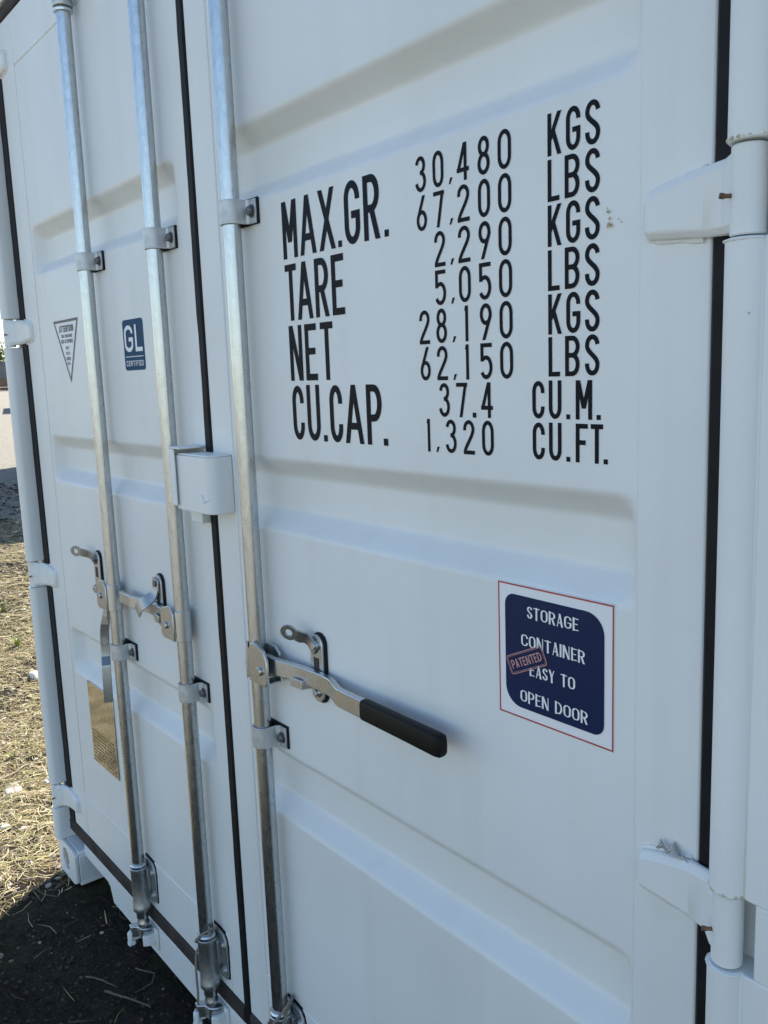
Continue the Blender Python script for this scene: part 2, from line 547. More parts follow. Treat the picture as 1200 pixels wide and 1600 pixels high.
lg = [(-1.196, 0.058), (-1.196, -0.006), (-HW, -0.006), (-HW, 0.12), (-1.197, 0.12)]
post(lf, lg).build("corner_post", 'paint', box_, bevel=0.0025)
post(rf, rg).build("corner_post", 'paint', box_, bevel=0.0025)
MB().box(-HW, -HW + .1, DEP - .09, DEP, .118, TOP - .118).build("corner_post", 'paint', box_)
MB().box(HR - .1, HR, DEP - .09, DEP, .118, TOP - .118).build("corner_post", 'paint', box_)

# corner castings: hollow blocks with an oval hole in the end and side faces
def casting():
    W, D, H, t = 0.162, 0.178, 0.118, 0.013
    n = 24
    def outer(a0, a1, b0, b1):
        out = []
        c = ((a0 + a1) / 2, (b0 + b1) / 2)
        for i in range(n):
            a = 2 * math.pi * i / n
            dx, dz = math.cos(a), math.sin(a)
            k = min((a1 - a0) / 2 / max(1e-6, abs(dx)), (b1 - b0) / 2 / max(1e-6, abs(dz)))
            out.append((c[0] + dx * k, c[1] + dz * k))
        return out
    def oval(cx, cz, rx, rz):
        return [(cx + rx * math.cos(2 * math.pi * i / n), cz + rz * math.sin(2 * math.pi * i / n)) for i in range(n)]
    b = MB()
    b.holed(outer(0, W, 0, H), oval(0.070, 0.060, 0.030, 0.040), 'y', 0, t)
    b.holed(outer(t + .001, D, 0, H), oval(0.09, 0.060, 0.040, 0.030), 'x', 0, t)
    b.box(t, W, t + .001, D, 0, t); b.box(t, W, t + .001, D, H - t, H); b.box(W - t, W, t + .001, D, t, H - t); b.box(t, W - t, D - t, D, t, H - t)
    return b
ca = casting().build("corner_casting", 'paint', box_, bevel=0.003)
ca.location = (-HW, -0.040, 0)
def mirrored(me, sx=1, sy=1, sz=1):
    m2 = me.copy()
    m2.transform(Matrix.Diagonal((sx, sy, sz, 1)))
    if sx * sy * sz < 0: m2.flip_normals()
    return m2
cm = mirrored(ca.data, -1); cb = mirrored(ca.data, 1, -1); cd = mirrored(ca.data, -1, -1)
for me_, lo in ((cm, (HR, -0.045, 0)), (ca.data, (-HW, -0.04, TOP - .118)), (cm, (HR, -0.045, TOP - .118)), (cb, (-HW, DEP, 0)), (cd, (HR, DEP, 0)), (cb, (-HW, DEP, TOP - .118)), (cd, (HR, DEP, TOP - .118))):
    place("corner_casting", me_, box_, 0.003, loc=lo)

# sill below the doors, with its stepped lower edge, and header above them
sill = [(-1.060, 0.14), (-1.060, 0.098), (-0.862, 0.098), (-0.845, 0.090), (-0.825, 0.044), (0.865, 0.044), (0.885, 0.090), (0.902, 0.098), (1.095, 0.098), (1.095, 0.14)]
b = MB().prism(sill, 'y', -0.004, 0.014)
b.box(-0.82, 0.86, 0.0145, 0.10, 0.044, 0.056)
b.box(-1.178, 1.183, 0.006, 0.11, 0.1405, 0.152)
b.build("sill", 'paint', box_, bevel=0.002)
MB().box(-1.178, 1.183, -0.012, 0.09, 2.684, TOP - 0.004).build("header", 'paint', box_, bevel=0.003)

# ------------------------------------------------------------------ doors
G_Z = [(2.075, 1.942), (1.478, 1.345), (0.893, 0.752)]     # the three pressed-in grooves
GD = 0.036

FLAT = [(.82, 1.04, 1.14, 1.36), (-.41, -.265, 1.64, 1.79), (-.90, -.68, 1.62, 1.815), (-.90, -.67, .48, .76)]   # stuck-down sheets lie on flat metal
def dent(x, z, seed, px0, px1):
    d = 0.0022 * vnoise(x * 2.3 + seed, z * 1.9 + seed * 3) + 0.0010 * vnoise(x * 6 + seed, z * 5)
    d = d * np.clip(np.minimum(np.minimum(x - px0, px1 - x), np.minimum(z - .335, 2.513 - z)) / 0.06, 0, 1)
    for a, b_, c, e in FLAT:
        q = np.maximum(np.maximum(a - x, x - b_), np.maximum(c - z, z - e))
        d = d * np.clip(q / .05, 0, 1)
    return d
def door_panel(x0, x1, gx0, gx1, seed):
    zs = set(np.linspace(0.335, 2.513, 110))
    for a, c in G_Z:
        for e in (a, a - .033, c + .033, c):
            for d in np.linspace(-.0075, .0075, 9): zs.add(round(e + d, 5))
    zs = np.array(sorted(z for z in zs if .335 <= z <= 2.513))
    xs = set(np.linspace(x0, x1, 60))
    for e in (gx0, gx0 + .03, gx1 - .03, gx1):
        for d in np.linspace(-.008, .008, 5): xs.add(round(e + d, 5))
    xs = np.array(sorted(x for x in xs if x0 <= x <= x1))
    Xg, Zg = np.meshgrid(xs, zs)
    def trap(t, a, b, w, r):
        # 0 outside [a,b], 1 inside [a+w,b-w], with rounded corners of reach r
        acc = 0
        ks = np.linspace(-r, r, 9)
        for k in ks:
            acc = acc + np.clip(np.minimum((t + k - a) / w, (b - t - k) / w), 0, 1)
        return acc / len(ks)
    d = 0
    for a, c in G_Z:
        d = d + trap(Zg, c, a, .033, .0055) * trap(Xg, gx0, gx1, .026, .004)
    Yg = d * GD + dent(Xg, Zg, seed, x0, x1)
    b = MB()
    n, m = Xg.shape
    vsl = np.stack([Xg, Yg, Zg], -1).reshape(-1, 3).tolist()
    fsl = [(i * m + j, i * m + j + 1, (i + 1) * m + j + 1, (i + 1) * m + j) for i in range(n - 1) for j in range(m - 1)]
    b.add(vsl, fsl)
    # closed back so that the sheet is solid
    b.box(x0, x1, GD + .006, GD + .010, .335, 2.513)
    return b

def make_door(x0, x1, px0, px1, gx0, gx1, seed, label):
    d = door_panel(px0, px1, gx0, gx1, seed).build("door", 'paint', box_, label=label, angle=60)
    for a, c in ((x0, px0), (px1, x1)):
        MB().box(a, c, -0.0025, 0.05, 0.188, 2.648).build("stile", 'paint', d, bevel=0.003)
    for a, c in ((0.188, 0.335), (2.513, 2.648)):
        MB().box(px0 + .0005, px1 - .0005, -0.0022, 0.05, a, c).build("rail", 'paint', d, bevel=0.003)
    return d
doorL = make_door(-1.128, 0.000, -1.008, -0.058, -0.998, -0.066, 3.0, "left door leaf with two galvanised lock rods")
doorR = make_door(0.027, 1.146, 0.112, 1.058, 0.122, 1.056, 9.0, "right door leaf with the weight table and one lock rod")

# rubber seals
def wavy(prof, z0, z1, amp=.0007, n=70):
    b = MB(); vs = []; fs = []; m = len(prof)
    xm = sum(p[0] for p in prof) / m; w = (max(p[0] for p in prof) - min(p[0] for p in prof)) / 2
    for i in range(n + 1):
        z = z0 + (z1 - z0) * i / n
        a = amp * 2 * float(vnoise(np.array(z * 9.0), np.array(prof[0][0] * 50))); c = amp * 2 * float(vnoise(np.array(z * 21.0 + 40), np.array(prof[0][0] * 50)))
        for x, y in prof:
            vs.append((x + (a if y < 0.01 else 0) * (1 if abs(x - xm) < w * .8 else 0), y + (c if y < -.002 else 0), z))
    for i in range(n):
        for k in range(m):
            k2 = (k + 1) % m
            fs.append((i * m + k, i * m + k2, (i + 1) * m + k2, (i + 1) * m + k))
    fs += [tuple(range(m)), tuple(n * m + k for k in range(m))]
    return b.add(vs, fs)
wavy([(-1.178, .03), (-1.178, -.003), (-1.174, -.006), (-1.132, -.006), (-1.128, -.003), (-1.128, .03)], 0.188, 2.65).build("gasket", 'rubber', doorL)
wavy([(0.0002, .03), (0.0002, -.001), (0.004, -.006), (0.023, -.006), (0.0268, -.001), (0.0268, .03)], 0.150, 2.65).build("gasket", 'rubber', doorR)
wavy([(1.1462, .03), (1.1462, -.001), (1.150, -.005), (1.172, -.005), (1.183, .004), (1.183, .03)], 0.188, 2.65).build("gasket", 'rubber', doorR)
MB().prism([(.03, .187), (-.002, .187), (-.007, .180), (-.007, .148), (-.002, .1415), (.03, .1415)], 'x', -1.177, -0.001).build("gasket", 'dusty_rubber', doorL)
MB().prism([(.03, .187), (-.002, .187), (-.007, .180), (-.007, .148), (-.002, .1415), (.03, .1415)], 'x', 0.028, 1.182).build("gasket", 'dusty_rubber', doorR)
MB().prism([(.03, 2.6505), (-.003, 2.6505), (-.007, 2.656), (-.007, 2.678), (.03, 2.683)], 'x', -1.177, 1.182).build("gasket", 'dusty_rubber', box_)

# hinges
def hinge_blade():
    b = MB()
    st = [(-0.135, -.005, -.019, .012), (-0.133, -.011, -.0235, .017), (-0.127, -.0145, -.027, .0225), (-0.114, -.0155, -.028, .027), (-0.090, -.0155, -.030, .032), (-0.060, -.0165, -.033, .037), (-0.036, -.022, -.0345, .0385), (-0.018, -.040, -.036, .039), (0.0, -.049, -.036, .039)]
    vs = []; fs = []
    for x, y, z0, z1 in st:
        th = 0.012 if x < -.03 else 0.02
        h = (z1 - z0)
        vs += [(x, y + th, z0), (x, y + .0055, z0), (x, y - .001, z0 + min(.0075, .2 * h)), (x, y - .001, z1 - min(.0095, .22 * h)), (x, y + .0055, z1), (x, y + th, z1)]
    n = 6
    for i in range(len(st) - 1):
        for k in range(n):
            k2 = (k + 1) % n
            fs.append((i * n + k, i * n + k2, (i + 1) * n + k2, (i + 1) * n + k))
    fs += [tuple(range(n)), tuple((len(st) - 1) * n + k for k in range(n))]
    return b.add(vs, fs)
hb = hinge_blade().mesh("hinge_blade", True, 22); hb.materials.append(M['paint'])
hk = MB().lathe(0, 0, [(.0152, -.041), (.0165, -.0395), (.0165, .0395), (.0152, .041)], 20).mesh("hinge_knuckle"); hk.materials.append(M['paint'])
gn = MB().tube([(-.011, -.012, 0), (-.0155, -.0165, 0)], .0022, 8).tube([(-.0155, -.0165, 0), (-.0185, -.0195, 0.0005)], .0029, 8).mesh("grease_nipple"); gn.materials.append(M['rust'])
hbL, gnL = mirrored(hb, -1), mirrored(gn, -1)
for hz in HZ:
    place("hinge_blade", hb, doorR, 0.002, loc=(CR[0], 0.0, hz)); place("hinge_knuckle", hk, doorR, loc=(CR[0], CR[1], hz)); place("grease_nipple", gn, doorR, loc=(CR[0], CR[1], hz - .004))
    place("hinge_blade", hbL, doorL, 0.002, loc=(CL[0], 0.0, hz)); place("hinge_knuckle", hk, doorL, loc=(CL[0], CL[1], hz)); place("grease_nipple", gnL, doorL, loc=(CL[0], CL[1], hz - .004))

# sealant smears where the post noses are cut, and weld beads round the hinge blades
def bead(pts, r, seed):
    q = random.Random(seed)
    return MB().tube(pts, [r * q.uniform(.55, 1.35) for _ in pts], 7)
for k, hz in enumerate(HZ):
    bead([(p[0], p[1], hz + GAP + .003) for p in arc(CR[0], CR[1], .0192, .0192, 170, 350, 40)], .0019, k).build("sealant_bead", 'sealant', box_)
    bead([(p[0], p[1], hz - GAP - .002) for p in arc(CR[0], CR[1], .0206, .0206, 170, 350, 22)], .0013, k + 9).build("sealant_bead", 'paint', box_)
    bead([(p[0], p[1], hz - GAP - .002) for p in arc(CL[0], CL[1], .0204, .0204, 10, -170, 22)], .0014, k + 19).build("sealant_bead", 'paint', box_)
    for sx, c, d in ((1, CR, doorR), (-1, CL, doorL)):
        up = [(-.134, .014), (-.128, .0235), (-.114, .0285), (-.100, .031), (-.085, .034), (-.070, .0365), (-.060, .0385)]
        lo = [(-.134, -.018), (-.130, -.026), (-.114, -.0295), (-.095, -.031), (-.075, -.033), (-.060, -.0345)]
        for pp, sd in ((up, 40), (lo, 60)):
            fine = []
            for i in range(len(pp) - 1):
                for t in (0, .33, .66): fine.append((pp[i][0] + (pp[i + 1][0] - pp[i][0]) * t, pp[i][1] + (pp[i + 1][1] - pp[i][1]) * t))
            bead([(c[0] + sx * x, -.003, hz + z) for x, z in fine], .0032, sd + k).build("weld_bead", 'paint', d)

# ------------------------------------------------------------------ lock rods
RODS = [(-0.522, doorL), (-0.119, doorL), (0.2125, doorR)]
RY = -0.030
RR = 0.0165
rod = MB().lathe(0, 0, [(RR, .165), (RR, 2.64)], 32).mesh("lock_rod"); rod.materials.append(M['galv'])

strap_c = [(.047, -.0065), (.026, -.0065), (.0205, -.012), (.0195, -.030)] + [(p[0], p[1]) for p in arc(0, -.030, .0195, .0195, 0, -180, 14)][1:] + [(-.0195, -.006)]
strap = MB().prism(ribbon_poly(strap_c, .002), 'z', -.021, .021).mesh("rod_bracket"); strap.materials.append(mat("pale_galvanised_strap", (0.58, 0.60, 0.60), 0.48, 0.55, 0.2, 60))
pad_c = MB().box(-.024, .0495, -.004, -.0005, -.0220, .0235)
pad = pad_c.mesh("bracket_pad"); pad.materials.append(M['rubber'])

def hexbolt(r, h, dome=False):
    if dome:
        return MB().prism(arc(0, 0, r, r, 0, 330, 11), 'y', 0, -h * .5).prism(arc(0, 0, r * .7, r * .7, 0, 330, 11), 'y', -h * .5, -h)
    b = MB().prism(arc(0, 0, r * 1.35, r * 1.35, 0, 345, 23), 'y', 0, -.002)
    return b.prism(arc(0, 0, r, r, 10, 310, 5), 'y', -.002, -h)
bolt_h = hexbolt(.0085, .009).mesh("bolt"); bolt_h.materials.append(M['bolt'])
bolt_d = hexbolt(.0095, .008, True).mesh("bolt"); bolt_d.materials.append(M['zinc'])
nip = MB().tube([(-.0205, -.034, 0), (-.0265, -.036, 0)], .0042, 10).mesh("grease_nipple"); nip.materials.append(M['rubber'])

# lower / upper guides
def guide():
    b = MB()
    b.lathe(0, RY, [(.0222, 0), (.0235, .002), (.0235, .014), (.0225, .016), (.0225, .116), (.0235, .118), (.0235, .128), (.022, .130)], 28)
    pl = [(-.010, .028), (.046, .030), (.052, .037), (.054, .118), (.050, .134), (.040, .145), (.020, .148), (-.010, .148)]
    b.prism(pl, 'y', -.0085, -.003)
    b.prism([(.010, .03), (.028, .034), (.028, .122), (.010, .128)], 'y', -.0180, -.0088)
    return b
gd = guide().mesh("rod_guide"); gd.materials.append(galvanised_material("weathered_galvanised_guide", 0.50, (0.38, 0.50), (30, 30, 30)))
gpad = MB().prism([(-.014, .026), (.048, .027), (.056, .035), (.058, .120), (.053, .138), (.042, .149), (.020, .152), (-.014, .152)], 'y', -.0028, -.0002).mesh("guide_pad"); gpad.materials.append(M['rubber'])
ring = MB().lathe(0, RY, [(.017, 0), (.0222, .001), (.0228, .006), (.0205, .010), (.017, .011)], 24).mesh("rod_collar"); ring.materials.append(M['zinc'])
camm = MB()
camm.lathe(0, RY, [(.0150, .138), (.0162, .141), (.0162, .150), (.0145, .153), (.0145, .186)], 18)
camm.prism([(-.031, -.060), (-.014, -.062), (-.004, -.046), (.012, -.044), (.024, -.030), (.026, -.014), (.012, -.012), (.004, -.024), (-.012, -.030), (-.028, -.044)], 'z', .106, .1375)
camm.prism([(-.006, -.036), (.008, -.036), (.008, -.020), (-.006, -.020)], 'z', .088, .1058)
cmesh = camm.mesh("locking_cam"); cmesh.materials.append(M['zinc'])
keep = MB()
keep.box(-.032, .040, -.0125, -.0042, .070, .134)
keep.prism(ribbon_poly([(-.020, -.010), (-.024, -.058), (-.014, -.068)], .007), 'z', .092, .122)
keep.prism(ribbon_poly([(.028, -.010), (.030, -.030), (.022, -.044)], .006), 'z', .092, .122)
keep.box(-.030, -.014, -.070, -.050, .080, .0918)
kmesh = keep.mesh("cam_keeper"); kmesh.materials.append(M['paint'])

for x, d in RODS:
    place("lock_rod", rod, d, loc=(x, RY, 0))
    for z in (1.922, 0.930):
        place("rod_bracket", strap, d, 0.0008, loc=(x, 0, z)); place("bracket_pad", pad, d, loc=(x, 0, z))
        place("bolt", bolt_h, d, 0.0006, loc=(x + .0365, -.0085, z)); place("grease_nipple", nip, d, loc=(x, 0, z))
    place("rod_guide", gd, d, 0.001, loc=(x, 0, .186)); place("guide_pad", gpad, d, loc=(x, 0, .186)); place("rod_collar", ring, d, loc=(x, 0, .3165))
    for dz in (.06, .105): place("grease_nipple", nip, d, loc=(x - .002, 0, .186 + dz))
    for dz in (.055, .12): place("bolt", bolt_d, d, loc=(x + .042, -.0085, .186 + dz))
    place("locking_cam", cmesh, d, 0.002, loc=(x, 0, 0)); place("cam_keeper", kmesh, box_, 0.003, loc=(x, 0, 0))
    place("rod_guide", gd, d, 0.001, loc=(x, 0, 2.500)); place("guide_pad", gpad, d, loc=(x, 0, 2.500)); place("rod_collar", ring, d, loc=(x, 0, 2.4885)); place("bolt", bolt_d, d, loc=(x + .042, -.0085, 2.56))

# ------------------------------------------------------------------ handle hubs, handles and catches
def clevis():
    """U shaped hub that straddles the rod; opens to +x"""
    b = MB()
    front = [(-.002, -.036), (.056, -.036), (.064, -.028), (.064, .018), (.054, .034), (.022, .044), (.008, .040), (-.002, .026)]
    b.prism(front, 'y', -.0515, -.0455)
    b.prism([(-.012, -.034), (.056, -.034), (.056, .022), (.040, .034), (-.012, .034)], 'y', -.0170, -.0115)
    b.prism(ribbon_poly([(-.012, -.0145)] + arc(-.006, -.031, .0175, .0175, 130, 230, 8) + [(-.012, -.0485)], .003), 'z', -.034, .036)
    b.box(.028, .056, -.0455, -.017, -.036, -.031)
    return b
clv = clevis().mesh("handle_hub"); clv.materials.append(M['zinc']); clvL = mirrored(clv, -1)
rv = MB().prism(arc(0, 0, .0085, .0085, 0, 340, 17), 'y', -.0515, -.0565).mesh("rivet"); rv.materials.append(M['zinc'])
HZc = 1.085
place("handle_hub", clv, doorR, 0.0012, loc=(RODS[2][0], 0, HZc)); place("rivet", rv, doorR, 0.001, loc=(RODS[2][0] + .040, 0, HZc - .008))
place("handle_hub", clvL, doorL, 0.0012, loc=(RODS[1][0] - .008, 0, HZc)); place("rivet", rv, doorL, 0.001, loc=(RODS[1][0] - .044, 0, HZc - .004))
place("handle_hub", clvL, doorL, 0.0012, loc=(RODS[0][0] - .008, 0, HZc - .008)); place("rivet", rv, doorL, 0.001, loc=(RODS[0][0] - .044, 0, HZc - .008))

def smooth_path(pts, n=5):
    out = [pts[0]]
    for i in range(1, len(pts) - 1):
        a, p, c = Vector(pts[i - 1]), Vector(pts[i]), Vector(pts[i + 1])
        s = p + (a - p) * min(0.4, 0.012 / max(.001, (a - p).length)); e = p + (c - p) * min(0.4, 0.012 / max(.001, (c - p).length))
        for k in range(n + 1):
            t = k / n
            out.append(tuple((1 - t) ** 2 * s + 2 * t * (1 - t) * p + t * t * e))
    out.append(pts[-1])
    return out

# right handle: flat bar that dips into the catch and steps out to the black grip
hp = [(0.030, -.031), (0.075, -.031), (0.130, -.021), (0.198, -.0165), (0.232, -.019), (0.278, -.037), (0.375, -.039)]
path = smooth_path([(RODS[2][0] + x, y) for x, y in hp])
MB().prism(ribbon_poly(path, .0058), 'z', 1.073, 1.105).build("handle", 'zinc', doorR, bevel=0.0018)
gp = [(RODS[2][0] + x, y) for x, y in ((.352, -.039), (.40, -.0395), (.548, -.042))]
grip = MB()
vs = []; fs = []
ns = 20
secs = [(0.0, .80), (.004, .98), (.02, 1.0), (.5, 1.0), (.93, 1.03), (.98, .97), (.995, .80), (1.0, .55)]
for t, k in secs:
    x = RODS[2][0] + .352 + (.548 - .352) * t; yc = -.039 - .004 * t
    for i in range(ns):
        a = 2 * math.pi * i / ns
        cx, cz = math.cos(a), math.sin(a)
        yy = .0105 * math.copysign(abs(cx) ** .55, cx) * k; zz = .0175 * math.copysign(abs(cz) ** .45, cz) * k
        vs.append((x, yc + yy, 1.0895 + zz))
for i in range(len(secs) - 1):
    for k in range(ns):
        fs.append((i * ns + k, i * ns + (k + 1) % ns, (i + 1) * ns + (k + 1) % ns, (i + 1) * ns + k))
fs += [tuple(range(ns)), tuple((len(secs) - 1) * ns + k for k in range(ns))]
grip.add(vs, fs).build("handle_grip", 'grip', doorR, angle=50)

# handle of the second rod, lying to the left in its catch
path = smooth_path([(RODS[1][0] - x, y) for x, y in ((0.030, -.031), (0.075, -.031), (0.130, -.021), (0.198, -.0165), (0.232, -.018), (0.290, -.030), (0.362, -.028))])
MB().prism(ribbon_poly(path, .0055), 'z', 1.070, 1.101).build("handle", 'zinc', doorL, bevel=0.0018)

# handle of the leftmost rod, dropped and hanging from its hub: twisted strip that steps outwards at its foot
def strip(sections):
    """sections (centre, half width vector, half thickness vector)"""
    b = MB(); vs = []; fs = []
    for c, w, t in sections:
        c, w, t = Vector(c), Vector(w), Vector(t)
        vs += [c - w - t, c + w - t, c + w + t, c - w + t]
    for i in range(len(sections) - 1):
        for k in range(4):
            k2 = (k + 1) % 4
            fs.append((4 * i + k, 4 * i + k2, 4 * i + 4 + k2, 4 * i + 4 + k))
    n = len(sections)
    fs += [(0, 1, 2, 3), tuple(4 * n - 4 + k for k in range(4))]
    return b.add(vs, fs)
hx = RODS[0][0] - .046
sec = []
for (dx, y, z, tw) in ((-.010, -.031, 1.085, 0), (-.010, -.033, 1.036, 0), (-.013, -.036, 1.014, 14), (-.019, -.038, .992, 48), (-.024, -.040, .972, 66), (-.026, -.041, .940, 69), (-.025, -.041, .912, 69), (-.024, -.043, .903, 69), (-.006, -.050, .884, 69), (-.004, -.051, .875, 69), (-.006, -.052, .780, 69)):
    a = R(tw)
    sec.append(((hx + dx, y, z), (.0118 * math.cos(a), .0118 * math.sin(a), 0), (-.0045 * math.sin(a), .0045 * math.cos(a), 0)))
strip(sec).build("handle", 'dull_zinc', doorL, bevel=0.0012, angle=25)
o = place("rivet", rv, doorL, loc=(hx - .026 - .0465 * math.sin(R(69)) + .0, -.041 + .0465 * math.cos(R(69)), .944)); o.rotation_euler = (0, 0, R(69))

# catch plates with their rubber backing, bolts and swinging latches
cpl = MB().prism(rrect(-.019, .019, -.063, .063, .0185), 'y', -.0095, -.0042).mesh("catch_plate"); cpl.materials.append(M['zinc'])
cpp = MB().prism(rrect(-.0185, .0235, -.0655, .0665, .020), 'y', -.0041, -.0003).mesh("catch_pad"); cpp.materials.append(M['rubber'])
cslot = MB().box(-.008, .008, -.0102, -.0096, -.008, .020).mesh("catch_slot"); cslot.materials.append(M['dark_steel'])
ctab = MB().prism(ribbon_poly([(-.012, -.010), (-.020, -.030), (-.052, -.034)], .002), 'z', -.040, -.024).mesh("catch_tab"); ctab.materials.append(M['zinc'])
ctabL = mirrored(ctab, -1)
zc = 1.106
for x, d, tb in ((RODS[2][0] + .173, doorR, ctab), (RODS[1][0] - .173, doorL, ctabL), (RODS[0][0] - .173, doorL, ctabL)):
    place("catch_plate", cpl, d, 0.001, loc=(x, 0, zc)); place("catch_pad", cpp, d, loc=(x, 0, zc)); place("catch_slot", cslot, d, loc=(x, 0, zc))
    place("catch_tab", tb, d, 0.0006, loc=(x, 0, zc))
    bm_ = bolt_d if d is doorR else bolt_h
    place("bolt", bm_, d, 0.0006, loc=(x, -.0095, zc + .043)); place("bolt", bm_, d, 0.0006, loc=(x, -.0095, zc - .045))

def latch(pts, w=.0125, th=.0018, hole=True):
    """bent strip through pts, ending in an eye"""
    b = MB()
    P = [Vector(p) for p in pts]
    secs = []
    for i, p in enumerate(P):
        t = (P[min(i + 1, len(P) - 1)] - P[max(i - 1, 0)]).normalized()
        nrm = Vector((0, -1, 0)); nrm = (nrm - t * nrm.dot(t)).normalized()
        s = t.cross(nrm)
        secs.append((p, s * w, nrm * th))
    b = strip(secs)
    if hole:
        p = P[-1]; t = (P[-1] - P[-2]).normalized(); s = secs[-1][1].normalized(); nr = secs[-1][2].normalized()
        n = 16; vs = []; fs = []
        cen = p + t * .014
        for side in (-1, 1):
            for ring_ in (0, 1):
                for k in range(n):
                    a = 2 * math.pi * k / n
                    rr = .0170 if ring_ == 0 else .0070
                    vs.append(cen + t * math.cos(a) * rr + s * math.sin(a) * rr * (.9 if ring_ == 0 else 1) + nr * th * side * 1.02)
        for k in range(n):
            j = (k + 1) % n
            fs += [(k, j, n + j, n + k), (2 * n + k, 3 * n + k, 3 * n + j, 2 * n + j), (k, 2 * n + k, 2 * n + j, j), (n + k, n + j, 3 * n + j, 3 * n + k)]
        b.add(vs, fs)
    return b
cx = RODS[2][0] + .173
latch([(cx + .004, -.0125, 1.140), (cx - .010, -.013, 1.154), (cx - .019, -.017, 1.161), (cx - .025, -.025, 1.163), (cx - .032, -.030, 1.166)], .0115).build("catch_latch", 'dull_zinc', doorR, bevel=0.0006)
cx = RODS[0][0] - .173
latch([(cx + .004, -.0125, 1.142), (cx - .014, -.014, 1.155), (cx - .024, -.020, 1.161), (cx - .032, -.030, 1.165), (cx - .040, -.036, 1.167)], .0115).build("catch_latch", 'dull_zinc', doorL, bevel=0.0006)
cx = RODS[1][0] - .173
latch([(cx + .000, -.0125, 1.160), (cx - .002, -.014, 1.135), (cx - .006, -.020, 1.118), (cx - .012, -.034, 1.108), (cx - .030, -.045, 1.094), (cx - .052, -.043, 1.074)], .016, .0022, False).build("catch_latch", 'dull_zinc', doorL, bevel=0.0006)

# ------------------------------------------------------------------ lock box over the meeting stiles
lb = MB()
prof = [(-.040, -.0035), (-.040, -.054)] + arc(.083, -.032, .022, .022, -90, 0, 8) + [(.105, -.0035)]
lb.prism(ribbon_poly(prof, .0022), 'z', 1.362, 1.476)
topc = [(-.040, -.0035), (-.040, -.054)] + arc(.083, -.032, .022, .022, -90, 0, 8) + [(.105, -.0035)]
lb.prism(topc, 'z', 1.4761, 1.480)
lb.build("lock_box", 'paint', doorR, bevel=0.0015)
MB().tube([(.070, -.0575, 1.402), (.074, -.058, 1.394), (.082, -.057, 1.3885), (.092, -.053, 1.391), (.098, -.047, 1.400)], [.002, .003, .0035, .003, .002], 8).build("weld_bead", 'paint', doorR)
bk = MB()
bk.box(-.052, -.0005, -.064, -.003, 1.489, 1.493)
bk.box(-.0525, -.0490, -.064, -.003, 1.370, 1.4885)
bk.box(-.0488, -.0300, -.064, -.0605, 1.370, 1.4885)
bk.build("lock_bracket", 'paint', doorL, bevel=0.0012)
MB().box(-.050, .0, -.024, -.003, 1.330, 1.3575).build("lock_staple", 'paint', doorL, bevel=0.0015)

